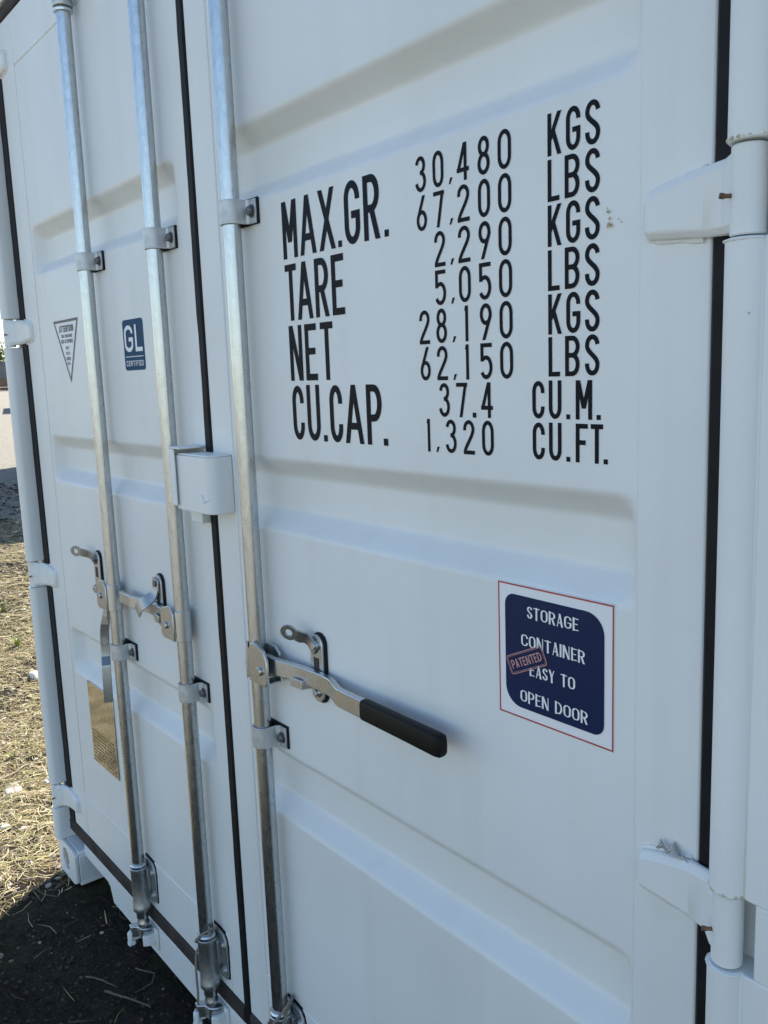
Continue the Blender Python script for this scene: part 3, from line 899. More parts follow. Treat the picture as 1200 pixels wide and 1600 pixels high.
# ------------------------------------------------------------------ lettering
def O_(): return [('c', arc(.5, .70, .5, .30, 180, 0, 12) + arc(.5, .30, .5, .30, 0, -180, 12) + [(0, .70), (0, .72)])]
S_ = arc(.5, .76, .5, .24, 8, 180, 12) + bez((0, .76), (0, .56), (1, .46), (1, .24), 12)[1:] + arc(.5, .24, .5, .24, 0, -188, 12)[1:]
bowl = lambda t, m, r: [('s', [(0, t), (r, t)], 'n'), ('c', [(r - .04, t)] + arc(r, (t + m) / 2, 1 - r, (t - m) / 2, 90, -90, 10) + [(r - .04, m)]), ('s', [(r, m), (0, m)], 'n')]
GL = {
 'A': [('d', (.5, 1), (0, 0)), ('d', (.5, 1), (1, 0)), ('s', [(.22, .27), (.78, .27)], 'n')],
 'B': [('s', [(0, 0), (0, 1)])] + bowl(1, .52, .5) + bowl(.52, 0, .5),
 'C': [('c', [(1, .70)] + arc(.5, .74, .5, .26, 0, 180, 12) + arc(.5, .26, .5, .26, 180, 360, 12) + [(1, .30)])],
 'D': [('s', [(0, 0), (0, 1)])] + bowl(1, 0, .4),
 'E': [('s', [(0, 0), (0, 1)]), ('s', [(0, 1), (1, 1)]), ('s', [(0, .52), (.82, .52)]), ('s', [(0, 0), (1, 0)])],
 'F': [('s', [(0, 0), (0, 1)]), ('s', [(0, 1), (1, 1)]), ('s', [(0, .52), (.75, .52)])],
 'G': [('c', [(1, .72)] + arc(.5, .74, .5, .26, 0, 180, 12) + arc(.5, .26, .5, .26, 180, 360, 12) + [(1, .46)]), ('s', [(1, .46), (.62, .46)])],
 'H': [('s', [(0, 0), (0, 1)]), ('s', [(1, 0), (1, 1)]), ('s', [(0, .52), (1, .52)])],
 'I': [('s', [(.5, 0), (.5, 1)])],
 'K': [('s', [(0, 0), (0, 1)]), ('d', (1, 1), (.02, .36)), ('d', (.34, .60), (1, 0))],
 'L': [('s', [(0, 0), (0, 1)]), ('s', [(0, 0), (1, 0)])],
 'M': [('s', [(0, 0), (0, 1)]), ('s', [(1, 0), (1, 1)]), ('d', (0.04, 1), (.5, .28)), ('d', (.96, 1), (.5, .28))],
 'N': [('s', [(0, 0), (0, 1)]), ('s', [(1, 0), (1, 1)]), ('d', (0.04, 1), (.96, 0))],
 'O': O_(), '0': O_(),
 'P': [('s', [(0, 0), (0, 1)])] + bowl(1, .44, .5),
 'R': [('s', [(0, 0), (0, 1)])] + bowl(1, .48, .5) + [('d', (.5, .48), (1, 0))],
 'S': [('c', S_)],
 'T': [('s', [(.5, 0), (.5, 1)]), ('s', [(0, 1), (1, 1)])],
 'U': [('c', [(0, 1.08), (0, .26)] + arc(.5, .26, .5, .26, 180, 360, 12) + [(1, 1.08)])],
 'W': [('d', (0, 1), (.27, 0)), ('d', (.5, 1), (.27, 0)), ('d', (.5, 1), (.73, 0)), ('d', (1, 1), (.73, 0))],
 'X': [('d', (0, 1), (1, 0)), ('d', (1, 1), (0, 0))],
 'Y': [('d', (0, 1), (.5, .45)), ('d', (1, 1), (.5, .45)), ('s', [(.5, 0), (.5, .48)])],
 '1': [('s', [(1, 0), (1, 1)]), ('d', (1, 1), (-.6, .86))],
 '2': [('c', [(0, .72)] + arc(.5, .76, .5, .24, 180, -12, 14) + bez((.97, .69), (.8, .48), (.1, .2), (0, .02), 10)[1:]), ('s', [(0, 0), (1, 0)])],
 '3': [('c', arc(.48, .77, .46, .23, 170, -78, 14) + [(.42, .535)]), ('c', [(.42, .535)] + arc(.48, .27, .52, .27, 80, -170, 16))],
 '4': [('s', [(.76, 0), (.76, 1)]), ('d', (.72, 1), (.0, .27)), ('s', [(0, .26), (1, .26)])],
 '5': [('s', [(0, 1), (.95, 1)]), ('s', [(0, .56), (0, 1)]), ('c', [(0, .52), (.10, .58)] + arc(.45, .31, .55, .31, 95, -150, 16))],
 '6': [('c', arc(.5, .27, .5, .27, 0, 364, 24)), ('d', (.80, 1.02), (.02, .36))],
 '7': [('s', [(0, 1), (1, 1)]), ('d', (.98, 1), (.36, 0))],
 '8': [('c', arc(.5, .765, .44, .235, 0, 364, 22)), ('c', arc(.5, .265, .5, .265, 0, 364, 22))],
 '9': [('c', arc(.5, .73, .5, .27, 0, 364, 24)), ('d', (.98, .64), (.25, -.02))],
 '.': [('dot',)], ',': [('comma',)],
}

def add_char(b, ch, x0, x1, z0, h, t, y, contrast=False, rot=None):
    """one character between x0 and x1 on the baseline z0; thin flat print"""
    w = x1 - x0
    k = [0]
    def put(poly):
        yy = y - k[0] * 0.00004; k[0] += 1
        pts = [rot(p) for p in poly] if rot else poly
        b.add([(p[0], yy, p[1]) for p in pts], [tuple(range(len(pts)))])
    def strip_(pts, hw):
        a, c = offset_line(pts, hw)
        yy = y - k[0] * 0.00004; k[0] += 1
        if rot: a = [rot(p) for p in a]; c = [rot(p) for p in c]
        n = len(a)
        b.add([(p[0], yy, p[1]) for p in a] + [(p[0], yy, p[1]) for p in c], [(i, i + 1, n + i + 1, n + i) for i in range(n - 1)])
    mp = lambda p: (x0 + t / 2 + p[0] * (w - t), z0 + t / 2 + p[1] * (h - t))
    for s in GL[ch]:
        if s[0] == 'dot':
            put([(x0, z0), (x1, z0), (x1, z0 + w * 1.0), (x0, z0 + w * 1.0)])
        elif s[0] == 'comma':
            put([(x0, z0), (x0 + w * .45, z0), (x1, z0 + h * .17), (x0 + w * .38, z0 + h * .17)])
        elif s[0] == 's':
            p, q = Vector(mp(s[1][0])), Vector(mp(s[1][1]))
            d = (q - p).normalized()
            tt = t
            if contrast and abs(d.x) > .5: tt = t * .42
            elif contrast and ch in 'NM' and s[1][0][0] == 1: tt = t * .45
            ex = 0 if len(s) > 2 else t / 2
            if contrast and abs(d.x) > .5: ex = t * .5
            if len(s) > 2: ex = 0
            strip_([tuple(p - d * ex), tuple(q + d * ex)], tt / 2)
        elif s[0] == 'c':
            pts = [mp(p) for p in s[1]]
            if contrast:
                hw = []
                for i in range(len(pts)):
                    d = (Vector(pts[min(i + 1, len(pts) - 1)]) - Vector(pts[max(i - 1, 0)])).normalized()
                    hw.append(t / 2 * (.42 + .58 * abs(d.y) ** 1.5))
            else: hw = t / 2
            strip_(pts, hw)
        else:
            p, q = s[1], s[2]
            P = (x0 + t / 2 + p[0] * (w - t), z0 + (h if p[1] > .98 else p[1] * h if p[1] > 0.02 else 0))
            Q = (x0 + t / 2 + q[0] * (w - t), z0 + (h if q[1] > .98 else q[1] * h if q[1] > 0.02 else 0))
            L_ = math.hypot(P[0] - Q[0], P[1] - Q[1])
            tt = t
            if contrast and ((q[0] < p[0]) if ch in 'AMKVY' else False): tt = t * .45
            hw = min(tt / 2 * L_ / max(abs(P[1] - Q[1]), 1e-6), tt)
            if hw >= tt * .99:   # nearly flat strokes
                strip_([P, Q], tt / 2)
            else:
                put([(P[0] - hw, P[1]), (P[0] + hw, P[1]), (Q[0] + hw, Q[1]), (Q[0] - hw, Q[1])])

FACE = -0.0006     # print lies just proud of the panel
def word(chars, z0, h, t, parent, m='print', y=FACE, contrast=False, rot=None, label=None):
    b = MB()
    for ch, x0, x1 in chars: add_char(b, ch, x0, x1, z0, h, t, y, contrast, rot)
    vv = np.array(b.v)
    vv[:, 1] += dent(vv[:, 0], vv[:, 2], 9.0, .112, 1.058) if parent is doorR else dent(vv[:, 0], vv[:, 2], 3.0, -1.008, -.058)
    me = bpy.data.meshes.new("lettering"); me.from_pydata(vv.tolist(), [], b.f); me.materials.append(M[m])
    bm = bmesh.new(); bm.from_mesh(me)
    for f in bm.faces:
        if f.normal.y > 0: f.normal_flip()
    bm.to_mesh(me); bm.free()
    return place("lettering", me, parent, label=label)

LET = [
 (1.828, [('M', .334, .379), ('A', .387, .435), ('X', .444, .489), ('.', .496, .506), ('G', .515, .555), ('R', .564, .603), ('.', .613, .623)]),
 (1.724, [('T', .335, .370), ('A', .370, .417), ('R', .425, .464), ('E', .473, .507)]),
 (1.621, [('N', .338, .378), ('E', .387, .422), ('T', .434, .470)]),
 (1.518, [('C', .338, .374), ('U', .384, .423), ('.', .431, .442), ('C', .452, .488), ('A', .494, .544), ('P', .553, .592), ('.', .594, .605)]),
]
for z, cs in LET: word(cs, z, .0945, .0112, doorR)
DX = {0: (.686, .708), 1: (.722, .744), 2: (.770, .793), 3: (.809, .831), 4: (.845, .868)}
def num(s, z):
    cs = []
    for i, ch in s:
        if ch in ',': cs.append((ch, i, i + .0075))
        elif ch == '.': cs.append((ch, i, i + .0068))
        elif ch == '1': a = DX[i] if isinstance(i, int) else (i, i + .022); cs.append((ch, a[0] + .010, a[0] + .0165))
        else:
            a = DX[i] if isinstance(i, int) else (i, i + .022); cs.append((ch, a[0], a[1]))
    word(cs, z, .0475, .0055, doorR)
num([(0, '3'), (1, '0'), (.754, ','), (2, '4'), (3, '8'), (4, '0')], 1.877)
num([(0, '6'), (1, '7'), (.754, ','), (2, '2'), (3, '0'), (4, '0')], 1.8245)
num([(1, '2'), (.754, ','), (2, '2'), (3, '9'), (4, '0')], 1.772)
num([(1, '5'), (.754, ','), (2, '0'), (3, '5'), (4, '0')], 1.720)
num([(0, '2'), (1, '8'), (.755, ','), (2, '1'), (3, '9'), (4, '0')], 1.668)
num([(0, '6'), (1, '2'), (.755, ','), (2, '1'), (3, '5'), (4, '0')], 1.6165)
num([(.7245, '3'), (.760, '7'), (.792, '.'), (.8085, '4')], 1.565)
num([(.6865, '1'), (.7155, ','), (.7365, '3'), (.7725, '2'), (.809, '0')], 1.514)
for z, u in ((1.877, 'KGS'), (1.825, 'LBS'), (1.773, 'KGS'), (1.721, 'LBS'), (1.669, 'KGS'), (1.618, 'LBS')):
    if u == 'KGS': cs = [('K', .927, .948), ('G', .955, .976), ('S', .983, 1.004)]
    else: cs = [('L', .927, .945), ('B', .953, .975), ('S', .983, 1.004)]
    word(cs, z, .0480, .0058, doorR)
word([('C', .9, .920), ('U', .927, .947), ('.', .9545, .9605), ('M', .969, .9935), ('.', 1.000, 1.006)], 1.566, .0470, .0058, doorR)
word([('C', .9, .920), ('U', .927, .947), ('.', .9545, .9605), ('F', .969, .987), ('T', .9915, 1.0095), ('.', 1.0105, 1.0165)], 1.514, .0470, .0058, doorR)

def sheet(name, poly, y, m, parent, label=None):
    me = bpy.data.meshes.new(name)
    me.from_pydata([(p[0], y, p[1]) for p in poly] + [(p[0], y + .0004, p[1]) for p in poly], [], [tuple(range(len(poly)))] + [tuple(range(2 * len(poly) - 1, len(poly) - 1, -1))] + [(i, (i + 1) % len(poly), (i + 1) % len(poly) + len(poly), i + len(poly)) for i in range(len(poly))])
    bm = bmesh.new(); bm.from_mesh(me); bmesh.ops.recalc_face_normals(bm, faces=bm.faces); bm.to_mesh(me); bm.free()
    me.materials.append(M[m])
    return place(name, me, parent, label=label)

def frame_lines(name, poly, wd, y, m, parent):
    """thin closed outline"""
    n = len(poly)
    cx = sum(p[0] for p in poly) / n; cz = sum(p[1] for p in poly) / n
    P = [Vector(p) for p in poly]
    inn = []
    for i in range(n):
        d0 = (P[i] - P[i - 1]).normalized(); d1 = (P[(i + 1) % n] - P[i]).normalized()
        n0 = Vector((-d0.y, d0.x)); n1 = Vector((-d1.y, d1.x))
        nn = (n0 + n1); nn = nn / max(.2, (1 + n0.dot(n1)))
        inn.append(P[i] + nn * wd)
    me = bpy.data.meshes.new(name)
    me.from_pydata([(p.x, y, p.y) for p in P] + [(p.x, y, p.y) for p in inn], [], [(i, (i + 1) % n, n + (i + 1) % n, n + i) for i in range(n)])
    bm = bmesh.new(); bm.from_mesh(me)
    for f in bm.faces:
        if f.normal.y > 0: f.normal_flip()
    bm.to_mesh(me); bm.free()
    me.materials.append(M[m])
    return place(name, me, parent)

def text_line(s, xc, z, h, wch, t, parent, m, y, contrast=False, rot=None, gap=.16, narrow=('I',), xw=None):
    ws = []
    for ch in s:
        ws.append(wch * (.6 if ch == ' ' else .30 if ch == 'I' else 1.25 if ch in 'MW' else .85 if ch in 'EFLS' else 1.1 if ch in 'ONDCG' else 1.0))
    tot = sum(ws) + gap * wch * (len(s) - 1)
    if xw: 
        k = xw / tot; ws = [w * k for w in ws]; g = gap * wch * k; tot = xw
    else: g = gap * wch
    x = xc - tot / 2
    cs = []
    for ch, w in zip(s, ws):
        if ch != ' ': cs.append((ch, x, x + w))
        x += w + g
    return word(cs, z, h, t, parent, m, y, contrast, rot)

# patent sticker
SY = FACE
sheet("sticker", [(.834, 1.156), (1.0275, 1.157), (1.0275, 1.345), (.834, 1.344)], SY, 'vinyl_white', doorR, label="white square sticker with navy panel reading storage container easy to open door")
frame_lines("sticker_border", [(.8345, 1.1565), (1.027, 1.1575), (1.027, 1.3445), (.8345, 1.3435)], .0022, SY - .0004, 'red', doorR)
sheet("sticker_panel", rrect(.8475, 1.0130, 1.172, 1.3295, (.028, .016, .028, .016), 8), SY - .0008, 'navy', doorR)
for s, xc, z, w in (("STORAGE", .931, 1.3005, .086), ("CONTAINER", .9305, 1.2605, .107), ("EASY TO", .930, 1.2215, .077), ("OPEN DOOR", .9315, 1.1815, .114)):
    text_line(s, xc, z, .0175, .012, .0030, doorR, 'vinyl_white', SY - .0013, True, xw=w)
ang = R(25)
def strot(p):
    dx, dz = p[0] - .8865, p[1] - 1.2420
    return (.8865 + dx * math.cos(ang) - dz * math.sin(ang), 1.2420 + dx * math.sin(ang) + dz * math.cos(ang))
sheet("stamp_ground", [strot(p) for p in rrect(.8535, .9195, 1.2305, 1.2535, .003, 3)], SY - .0018, 'navy', doorR)
frame_lines("stamp_border", [strot(p) for p in rrect(.8515, .9215, 1.2285, 1.2555, .004, 3)], .0011, SY - .0020, 'pink', doorR)
frame_lines("stamp_border", [strot(p) for p in rrect(.8537, .9193, 1.2307, 1.2533, .003, 3)], .0005, SY - .0020, 'pink', doorR)
text_line("PATENTED", .8865, 1.2360, .0120, .006, .0017, doorR, 'pink', SY - .0022, False, strot, xw=.058)

# certification sticker and attention triangle on the left door
sheet("sticker", rrect(-.397, -.2785, 1.6555, 1.7735, .010, 5), SY, 'teal', doorL, label="small blue sticker with white GL letters")
word([('G', -.388, -.338), ('L', -.326, -.286)], 1.6985, .062, .0095, doorL, 'vinyl_white', SY - .0008)
sheet("sticker_rule", [(-.388, 1.6865), (-.286, 1.6865), (-.286, 1.6882), (-.388, 1.6882)], SY - .0008, 'vinyl_white', doorL)
text_line("CERTIFIED", -.336, 1.6655, .0125, .010, .0021, doorL, 'vinyl_white', SY - .0008, gap=.3, xw=.100)
tri = [(-.782, 1.632), (-.690, 1.8025), (-.886, 1.8025)]
sheet("sticker", tri, SY, 'vinyl_white', doorL, label="white attention triangle sticker with dark outline")
frame_lines("sticker_border", tri, .0070, SY - .0006, 'grey_print', doorL)
for s, z, h, w, t in (("ATTENTION", 1.7695, .0180, .112, .0036), ("THIS CONTAINER", 1.7545, .0085, .088, .0016), ("MUST BE REPAIRED", 1.7395, .0100, .094, .0016), ("ONLY", 1.7225, .0085, .028, .0015), ("WITH", 1.7075, .0085, .030, .0015), ("CORTEN", 1.6925, .0090, .034, .0015), ("STEEL", 1.6805, .0075, .026, .0013)):
    text_line(s, -.787, z, h, .008, t, doorL, 'grey_print', SY - .0006, xw=w)

# polished data plate
MB().box(-.882, -.684, -.0035, -.0015, .496, .748).build("data_plate", 'plate', doorL, bevel=0.0006, label="polished metal data plate mirroring the sunlit ground")
b = MB()
for k in range(9):
    z = .512 + k * .0105
    x = -.872
    while x < -.70:
        w = rng.uniform(.008, .03)
        b.add([(x, -.0038, z), (min(x + w, -.694), -.0038, z), (min(x + w, -.694), -.0038, z + .0042), (x, -.0038, z + .0042)], [(0, 1, 2, 3)])
        x += w + rng.uniform(.004, .008)
b.build("engraved_lines", mat("engraved_metal", (0.20, 0.18, 0.14), 0.5, 0.6), doorL, smooth=False)
for x in (-.877, -.689):
    for z in (.501, .743):
        MB().prism(arc(x, z, .003, .003, 0, 330, 11), 'y', -.0036, -.0048).build("rivet", 'zinc', doorL)

# small rust stain by the lettering
b = MB()
for (x, z, r) in ((1.0165, 1.800, .0022), (1.0185, 1.7925, .0016), (1.0180, 1.7860, .0024), (1.0205, 1.7845, .0018), (1.0160, 1.7835, .0012), (1.0310, 1.790, .0009), (1.0155, 1.804, .001), (1.0345, 1.7865, .0008)):
    n = 9
    pts = [(x + r * rng.uniform(.5, 1.2) * math.cos(2 * math.pi * i / n), -.0024, z + r * rng.uniform(.6, 1.6) * math.sin(2 * math.pi * i / n)) for i in range(n)]
    b.add(pts, [tuple(range(n))])
b.build("rust_stain", 'stain', doorR, smooth=False)

# ------------------------------------------------------------------ twine tied round the rods
def twine(name, pts, label, r=.0021):
    P = [Vector(p) for p in pts]
    fine = []
    for i in range(len(P) - 1):      # Catmull-Rom
        p0, p1, p2, p3 = P[max(i - 1, 0)], P[i], P[i + 1], P[min(i + 2, len(P) - 1)]
        n = max(3, int((p2 - p1).length / .003))
        for k in range(n):
            t = k / n
            fine.append(.5 * ((2 * p1) + (-p0 + p2) * t + (2 * p0 - 5 * p1 + 4 * p2 - p3) * t * t + (-p0 + 3 * p1 - 3 * p2 + p3) * t ** 3))
    fine.append(P[-1])
    b = MB()
    for ph in (0, 2.094, 4.189):
        s = 0; out = []
        nrm = Vector((1, 0, .1)).normalized()
        for i, p in enumerate(fine):
            t = (fine[min(i + 1, len(fine) - 1)] - fine[max(i - 1, 0)]).normalized()
            nrm = (nrm - t * nrm.dot(t)).normalized(); bn = t.cross(nrm)
            if i: s += (p - fine[i - 1]).length
            a = ph + s / .0135 * 2 * math.pi
            out.append(p + (nrm * math.cos(a) + bn * math.sin(a)) * r * .75)
        b.tube(out, r * .92, 6)
    o = b.build(name, 'rope')
    return tag(o, label, "rope", "twine tied round the lock rods")

def ring_pts(x, zl, zr, r=.0255, a0=-200, a1=150, n=12, zf=0):
    out = []
    for i in range(n + 1):
        a = R(a0 + (a1 - a0) * i / n)
        out.append((x + r * math.cos(a), RY + r * math.sin(a), (zl + zr) / 2 + (zr - zl) / 2 * math.cos(a) + zf * -math.sin(a)))
    return out
x2, x3 = RODS[1][0], RODS[2][0]
hang = [(x2 - .0285, -.045, .268), (x2 - .030, -.050, .235), (x2 - .027, -.052, .200), (x2 - .022, -.054, .165), (x2 - .021, -.058, .130), (x2 - .018, -.066, .112)]
twine("rope", ring_pts(x2, .292, .348, .0265, -185, 165) + hang, "thin grey twine looped on the middle lock rod and hanging past its cam")
twine("rope", ring_pts(x3, .285, .345, .0268, -180, 170, zf=-.02) + [(x3 - .024, -.046, .285), (x3 - .012, -.056, .268), (x3 + .008, -.0565, .258), (x3 + .022, -.045, .285), (x3 + .027, -.032, .330), (x3 + .010, -.004, .345)], "thin grey twine knotted round the foot of the right lock rod")

# torn strip of film caught behind the lower right hinge
b = MB()
pts = [(1.098, 1.068), (1.104, 1.074), (1.110, 1.068), (1.117, 1.073), (1.124, 1.067), (1.131, 1.069), (1.138, 1.063), (1.146, 1.062), (1.154, 1.056), (1.163, 1.052)]
vs = []; fs = []
for i, (x, z) in enumerate(pts):
    j_ = rng.uniform(-.002, .002)
    vs += [(x, -.009 + j_, z - .005), (x + .002, -.013 - j_ * 2, z - .001 + j_), (x + j_, -.010 + j_ * 2, z + .003 + .004 * math.sin(i * 2.6))]
for i in range(len(pts) - 1):
    for k in range(2): fs.append((3 * i + k, 3 * i + 3 + k, 3 * i + 4 + k, 3 * i + 1 + k))
o = b.add(vs, fs).build("film_scrap", 'tape'); sm = o.modifiers.new("thick", 'SOLIDIFY'); sm.thickness = .0008
tag(o, "torn grey scrap of film stuck on top of the lower right hinge", "scrap")

# ------------------------------------------------------------------ yard surface: straw, pebbles, stones, twigs, tufts
def in_container(x, y): return (x > -1.2) & (y > 0.10)

def batch(name, verts, faces, tints, m, label, cat):
    me = bpy.data.meshes.new(name)
    me.from_pydata(verts.tolist(), [], faces.tolist())
    at = me.attributes.new('tint', 'FLOAT_COLOR', 'POINT')
    at.data.foreach_set('color', np.concatenate([tints, np.ones((len(tints), 1))], 1).astype(np.float32).ravel())
    me.materials.append(M[m])
    return tag(place(name, me), label, cat, kind='stuff')

def blades(n, area, lmin, lmax, wmin, wmax, flat, cols, seed, zoff=.002):
    g = np.random.default_rng(seed)
    x = g.uniform(area[0], area[1], n); y = g.uniform(area[2], area[3], n)
    dens = vnoise(x * 1.7 + 11, y * 1.7 + 4) + .6 * vnoise(x * 6, y * 6) + .5
    shade_thin = np.clip((x + 1.27) / .22, 0, 1)      # little straw before the doors, thinned further to deepen the shade there
    ok = (g.random(n) < np.clip(dens * 1.9 - .1, .14, 1) * (1 - .996 * shade_thin)) & ~in_container(x, y)
    x, y = x[ok], y[ok]; n = len(x)
    a = g.uniform(0, 2 * np.pi, n); L_ = g.uniform(lmin, lmax, n) * g.uniform(.5, 1, n); w = g.uniform(wmin, wmax, n)
    dx, dy = np.cos(a), np.sin(a)
    bend = g.normal(0, .35, n)
    rise = g.uniform(0, flat, n) * L_
    P = []
    for t, k in ((-.5, 0), (0, 1), (.5, 0)):
        px = x + dx * L_ * t - dy * bend * L_ * k * .3; py = y + dy * L_ * t + dx * bend * L_ * k * .3
        pz = ground_z(px, py) + zoff + rise * (t + .5) + g.uniform(0, .006, n)
        P.append((px, py, pz))
    v = np.empty((n, 6, 3))
    for i, (px, py, pz) in enumerate(P):
        ww = w * (1 if i < 2 else .4) / 2
        v[:, 2 * i] = np.stack([px - dy * ww, py + dx * ww, pz], -1)
        v[:, 2 * i + 1] = np.stack([px + dy * ww, py - dx * ww, pz + ww * .8], -1)
    base = (np.arange(n) * 6)[:, None]
    f = np.concatenate([base + np.array([[0, 1, 3, 2]]), base + np.array([[2, 3, 5, 4]])])
    cols = np.array(cols)
    c = cols[g.integers(0, len(cols), n)] * g.uniform(.6, 1.15, (n, 1))
    return v.reshape(-1, 3), f, np.repeat(c, 6, 0)

STRAW = [(.56, .46, .26), (.46, .36, .18), (.66, .57, .38), (.28, .20, .11), (.54, .45, .29), (.21, .15, .08), (.38, .35, .15), (.29, .28, .10), (.24, .17, .10)]
parts_ = [blades(125000, (-4.2, -0.2, -1.3, 1.0), .015, .11, .0008, .0030, .25, STRAW, 1), blades(75000, (-9.5, -4.2, -.4, 2.8), .03, .14, .0012, .004, .2, STRAW, 2)]
off = 0; V_ = []; F_ = []; T_ = []
for v, f, c in parts_:
    V_.append(v); F_.append(f + off); T_.append(c); off += len(v)
batch("straw", np.concatenate(V_), np.concatenate(F_), np.concatenate(T_), 'straw', "dry straw strewn over the soil beside the container", "straw")
v, f, c = blades(16000, (-7, -1.2, -1.2, 2.2), .012, .04, .0012, .003, .8, [(.14, .17, .035), (.20, .21, .05), (.11, .15, .03), (.25, .22, .07)], 5)
batch("short_grass", v, f, c, 'straw', "sparse yellow green grass growing through the straw", "grass")

# pebbles
ico = bmesh.new(); bmesh.ops.create_icosphere(ico, subdivisions=1, radius=1)
iv = np.array([v.co[:] for v in ico.verts]); ifc = np.array([[v.index for v in f.verts] for f in ico.faces]); ico.free()
def pebbles(n, area, r0, r1, seed):
    g = np.random.default_rng(seed)
    x = g.uniform(area[0], area[1], n); y = g.uniform(area[2], area[3], n)
    ok = ~in_container(x, y) & (g.random(n) < np.where(x > -1.15, .5, 1)); x, y = x[ok], y[ok]; n = len(x)
    r = r0 + (r1 - r0) * g.random(n) ** 3
    r = np.where(x > -1.12, np.minimum(r, .0065), r)
    jit = g.uniform(.72, 1.25, (n, len(iv), 3))
    v = iv[None] * jit * r[:, None, None] * np.stack([g.uniform(.7, 1.3, n), g.uniform(.7, 1.3, n), g.uniform(.4, .75, n)], -1)[:, None]
    v += np.stack([x, y, ground_z(x, y) + r * .18], -1)[:, None]
    f = (ifc[None] + (np.arange(n) * len(iv))[:, None, None]).reshape(-1, 3)
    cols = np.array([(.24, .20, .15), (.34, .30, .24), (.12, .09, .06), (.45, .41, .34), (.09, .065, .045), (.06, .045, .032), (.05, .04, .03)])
    ci = np.where((x > -1.12) & (g.random(n) < .9), g.integers(4, len(cols), n), g.integers(0, len(cols), n))  # shade put into the tint: most pebbles before the doors made dark
    c = cols[ci] * g.uniform(.7, 1.1, (n, 1))
    return v.reshape(-1, 3), f, np.repeat(c, len(iv), 0)
V_ = []; F_ = []; T_ = []; off = 0
for args in ((9000, (-3.2, -0.2, -1.3, .6), .003, .017, 21), (7000, (-7.5, -3.2, -.4, 2.2), .004, .022, 22), (3000, (-14, -7.5, .6, 4.2), .008, .04, 23)):
    v, f, c = pebbles(*args); V_.append(v); F_.append(f + off); T_.append(c); off += len(v)
batch("pebbles", np.concatenate(V_), np.concatenate(F_), np.concatenate(T_), 'straw', "pebbles and soil clods scattered over the yard", "pebbles")

def stone(x, y, r, sc, m, label, seed, rz=0, lift=.3, name="stone"):
    bm = bmesh.new(); bmesh.ops.create_icosphere(bm, subdivisions=3, radius=1)
    q = random.Random(seed)
    pl = [(Vector((q.uniform(-1, 1), q.uniform(-1, 1), q.uniform(-1, 1))).normalized(), q.uniform(.55, .85)) for _ in range(9)]
    for v in bm.verts:
        for nrm, d in pl:
            e = v.co.dot(nrm)
            if e > d: v.co -= nrm * (e - d) * .85
        v.co *= 1 + q.uniform(-.02, .02)
        v.co = Vector((v.co.x * sc[0], v.co.y * sc[1], v.co.z * sc[2])) * r
    me = bpy.data.meshes.new(name); bm.to_mesh(me); bm.free()
    me.polygons.foreach_set('use_smooth', [True] * len(me.polygons)); me.set_sharp_from_angle(angle=R(28))
    me.materials.append(M[m])
    o = place(name, me, loc=(x, y, float(ground_z(x, y)) + r * sc[2] * lift)); o.rotation_euler = (0, 0, rz)
    return tag(o, label, "stone", "loose stones on the yard")
stone(-3.39, .53, .040, (1, 1, .8), 'white_stone', "bright white angular stone lying close to the left post", 4)
stone(-1.99, .02, .050, (1.6, .7, .20), 'stone', "flat tan slab of stone at the picture's left edge", 8, R(-10))
stone(-1.66, -.10, .020, (1, 1, .7), 'white_stone', "small pale pebble beside the lower left corner casting", 12)
stone(-2.00, .155, .018, (1.1, .9, .7), 'white_stone', "small whitish pebble left of the bottom hinge", 15)
stone(-.89, -.33, .013, (1, 1, .7), 'stone', "little tan pebble in the shade under the sill", 17)

def stick(pts, r, label, name="twig", m='twig'):
    b = MB(); q = random.Random(len(label))
    P = []
    for i in range(len(pts) - 1):
        for k in range(5):
            t = k / 5; P.append(Vector(pts[i]).lerp(Vector(pts[i + 1]), t) + Vector((q.uniform(-1, 1), q.uniform(-1, 1))) * r * .5)
    P.append(Vector(pts[-1]))
    rs = [r * (1 - .55 * i / len(P)) * q.uniform(.9, 1.1) for i in range(len(P))]
    P3 = [(p.x, p.y, float(ground_z(p.x, p.y)) + r + .004 + .006 * math.sin(3.1 * i / len(P))) for i, p in enumerate(P)]
    return tag(b.tube(P3, rs, 8).build(name, m), label, "twig", "dry twigs on the ground")
stick([(-2.12, -.03), (-2.14, .05), (-2.18, .13)], .007, "pale bent stick above the flat stone at the left edge")
stick([(-1.78, -.03), (-1.75, .03), (-1.72, .08)], .004, "short thin twig on the sunlit straw beside the bottom left hinge")
stick([(-.53, -.15), (-.46, -.12), (-.39, -.08)], .0035, "straight dry twig lying in the shade below the middle rod", m='shade_twig')
stick([(-.62, -.17), (-.57, -.14), (-.52, -.12)], .0025, "thin curved twig in the shade left of the middle rod", m='shade_twig')
stick([(-.56, -.05), (-.50, -.02), (-.47, -.04), (-.47, -.09)], .0022, "hooked thin stem in the shade close to the sill", m='shade_twig')

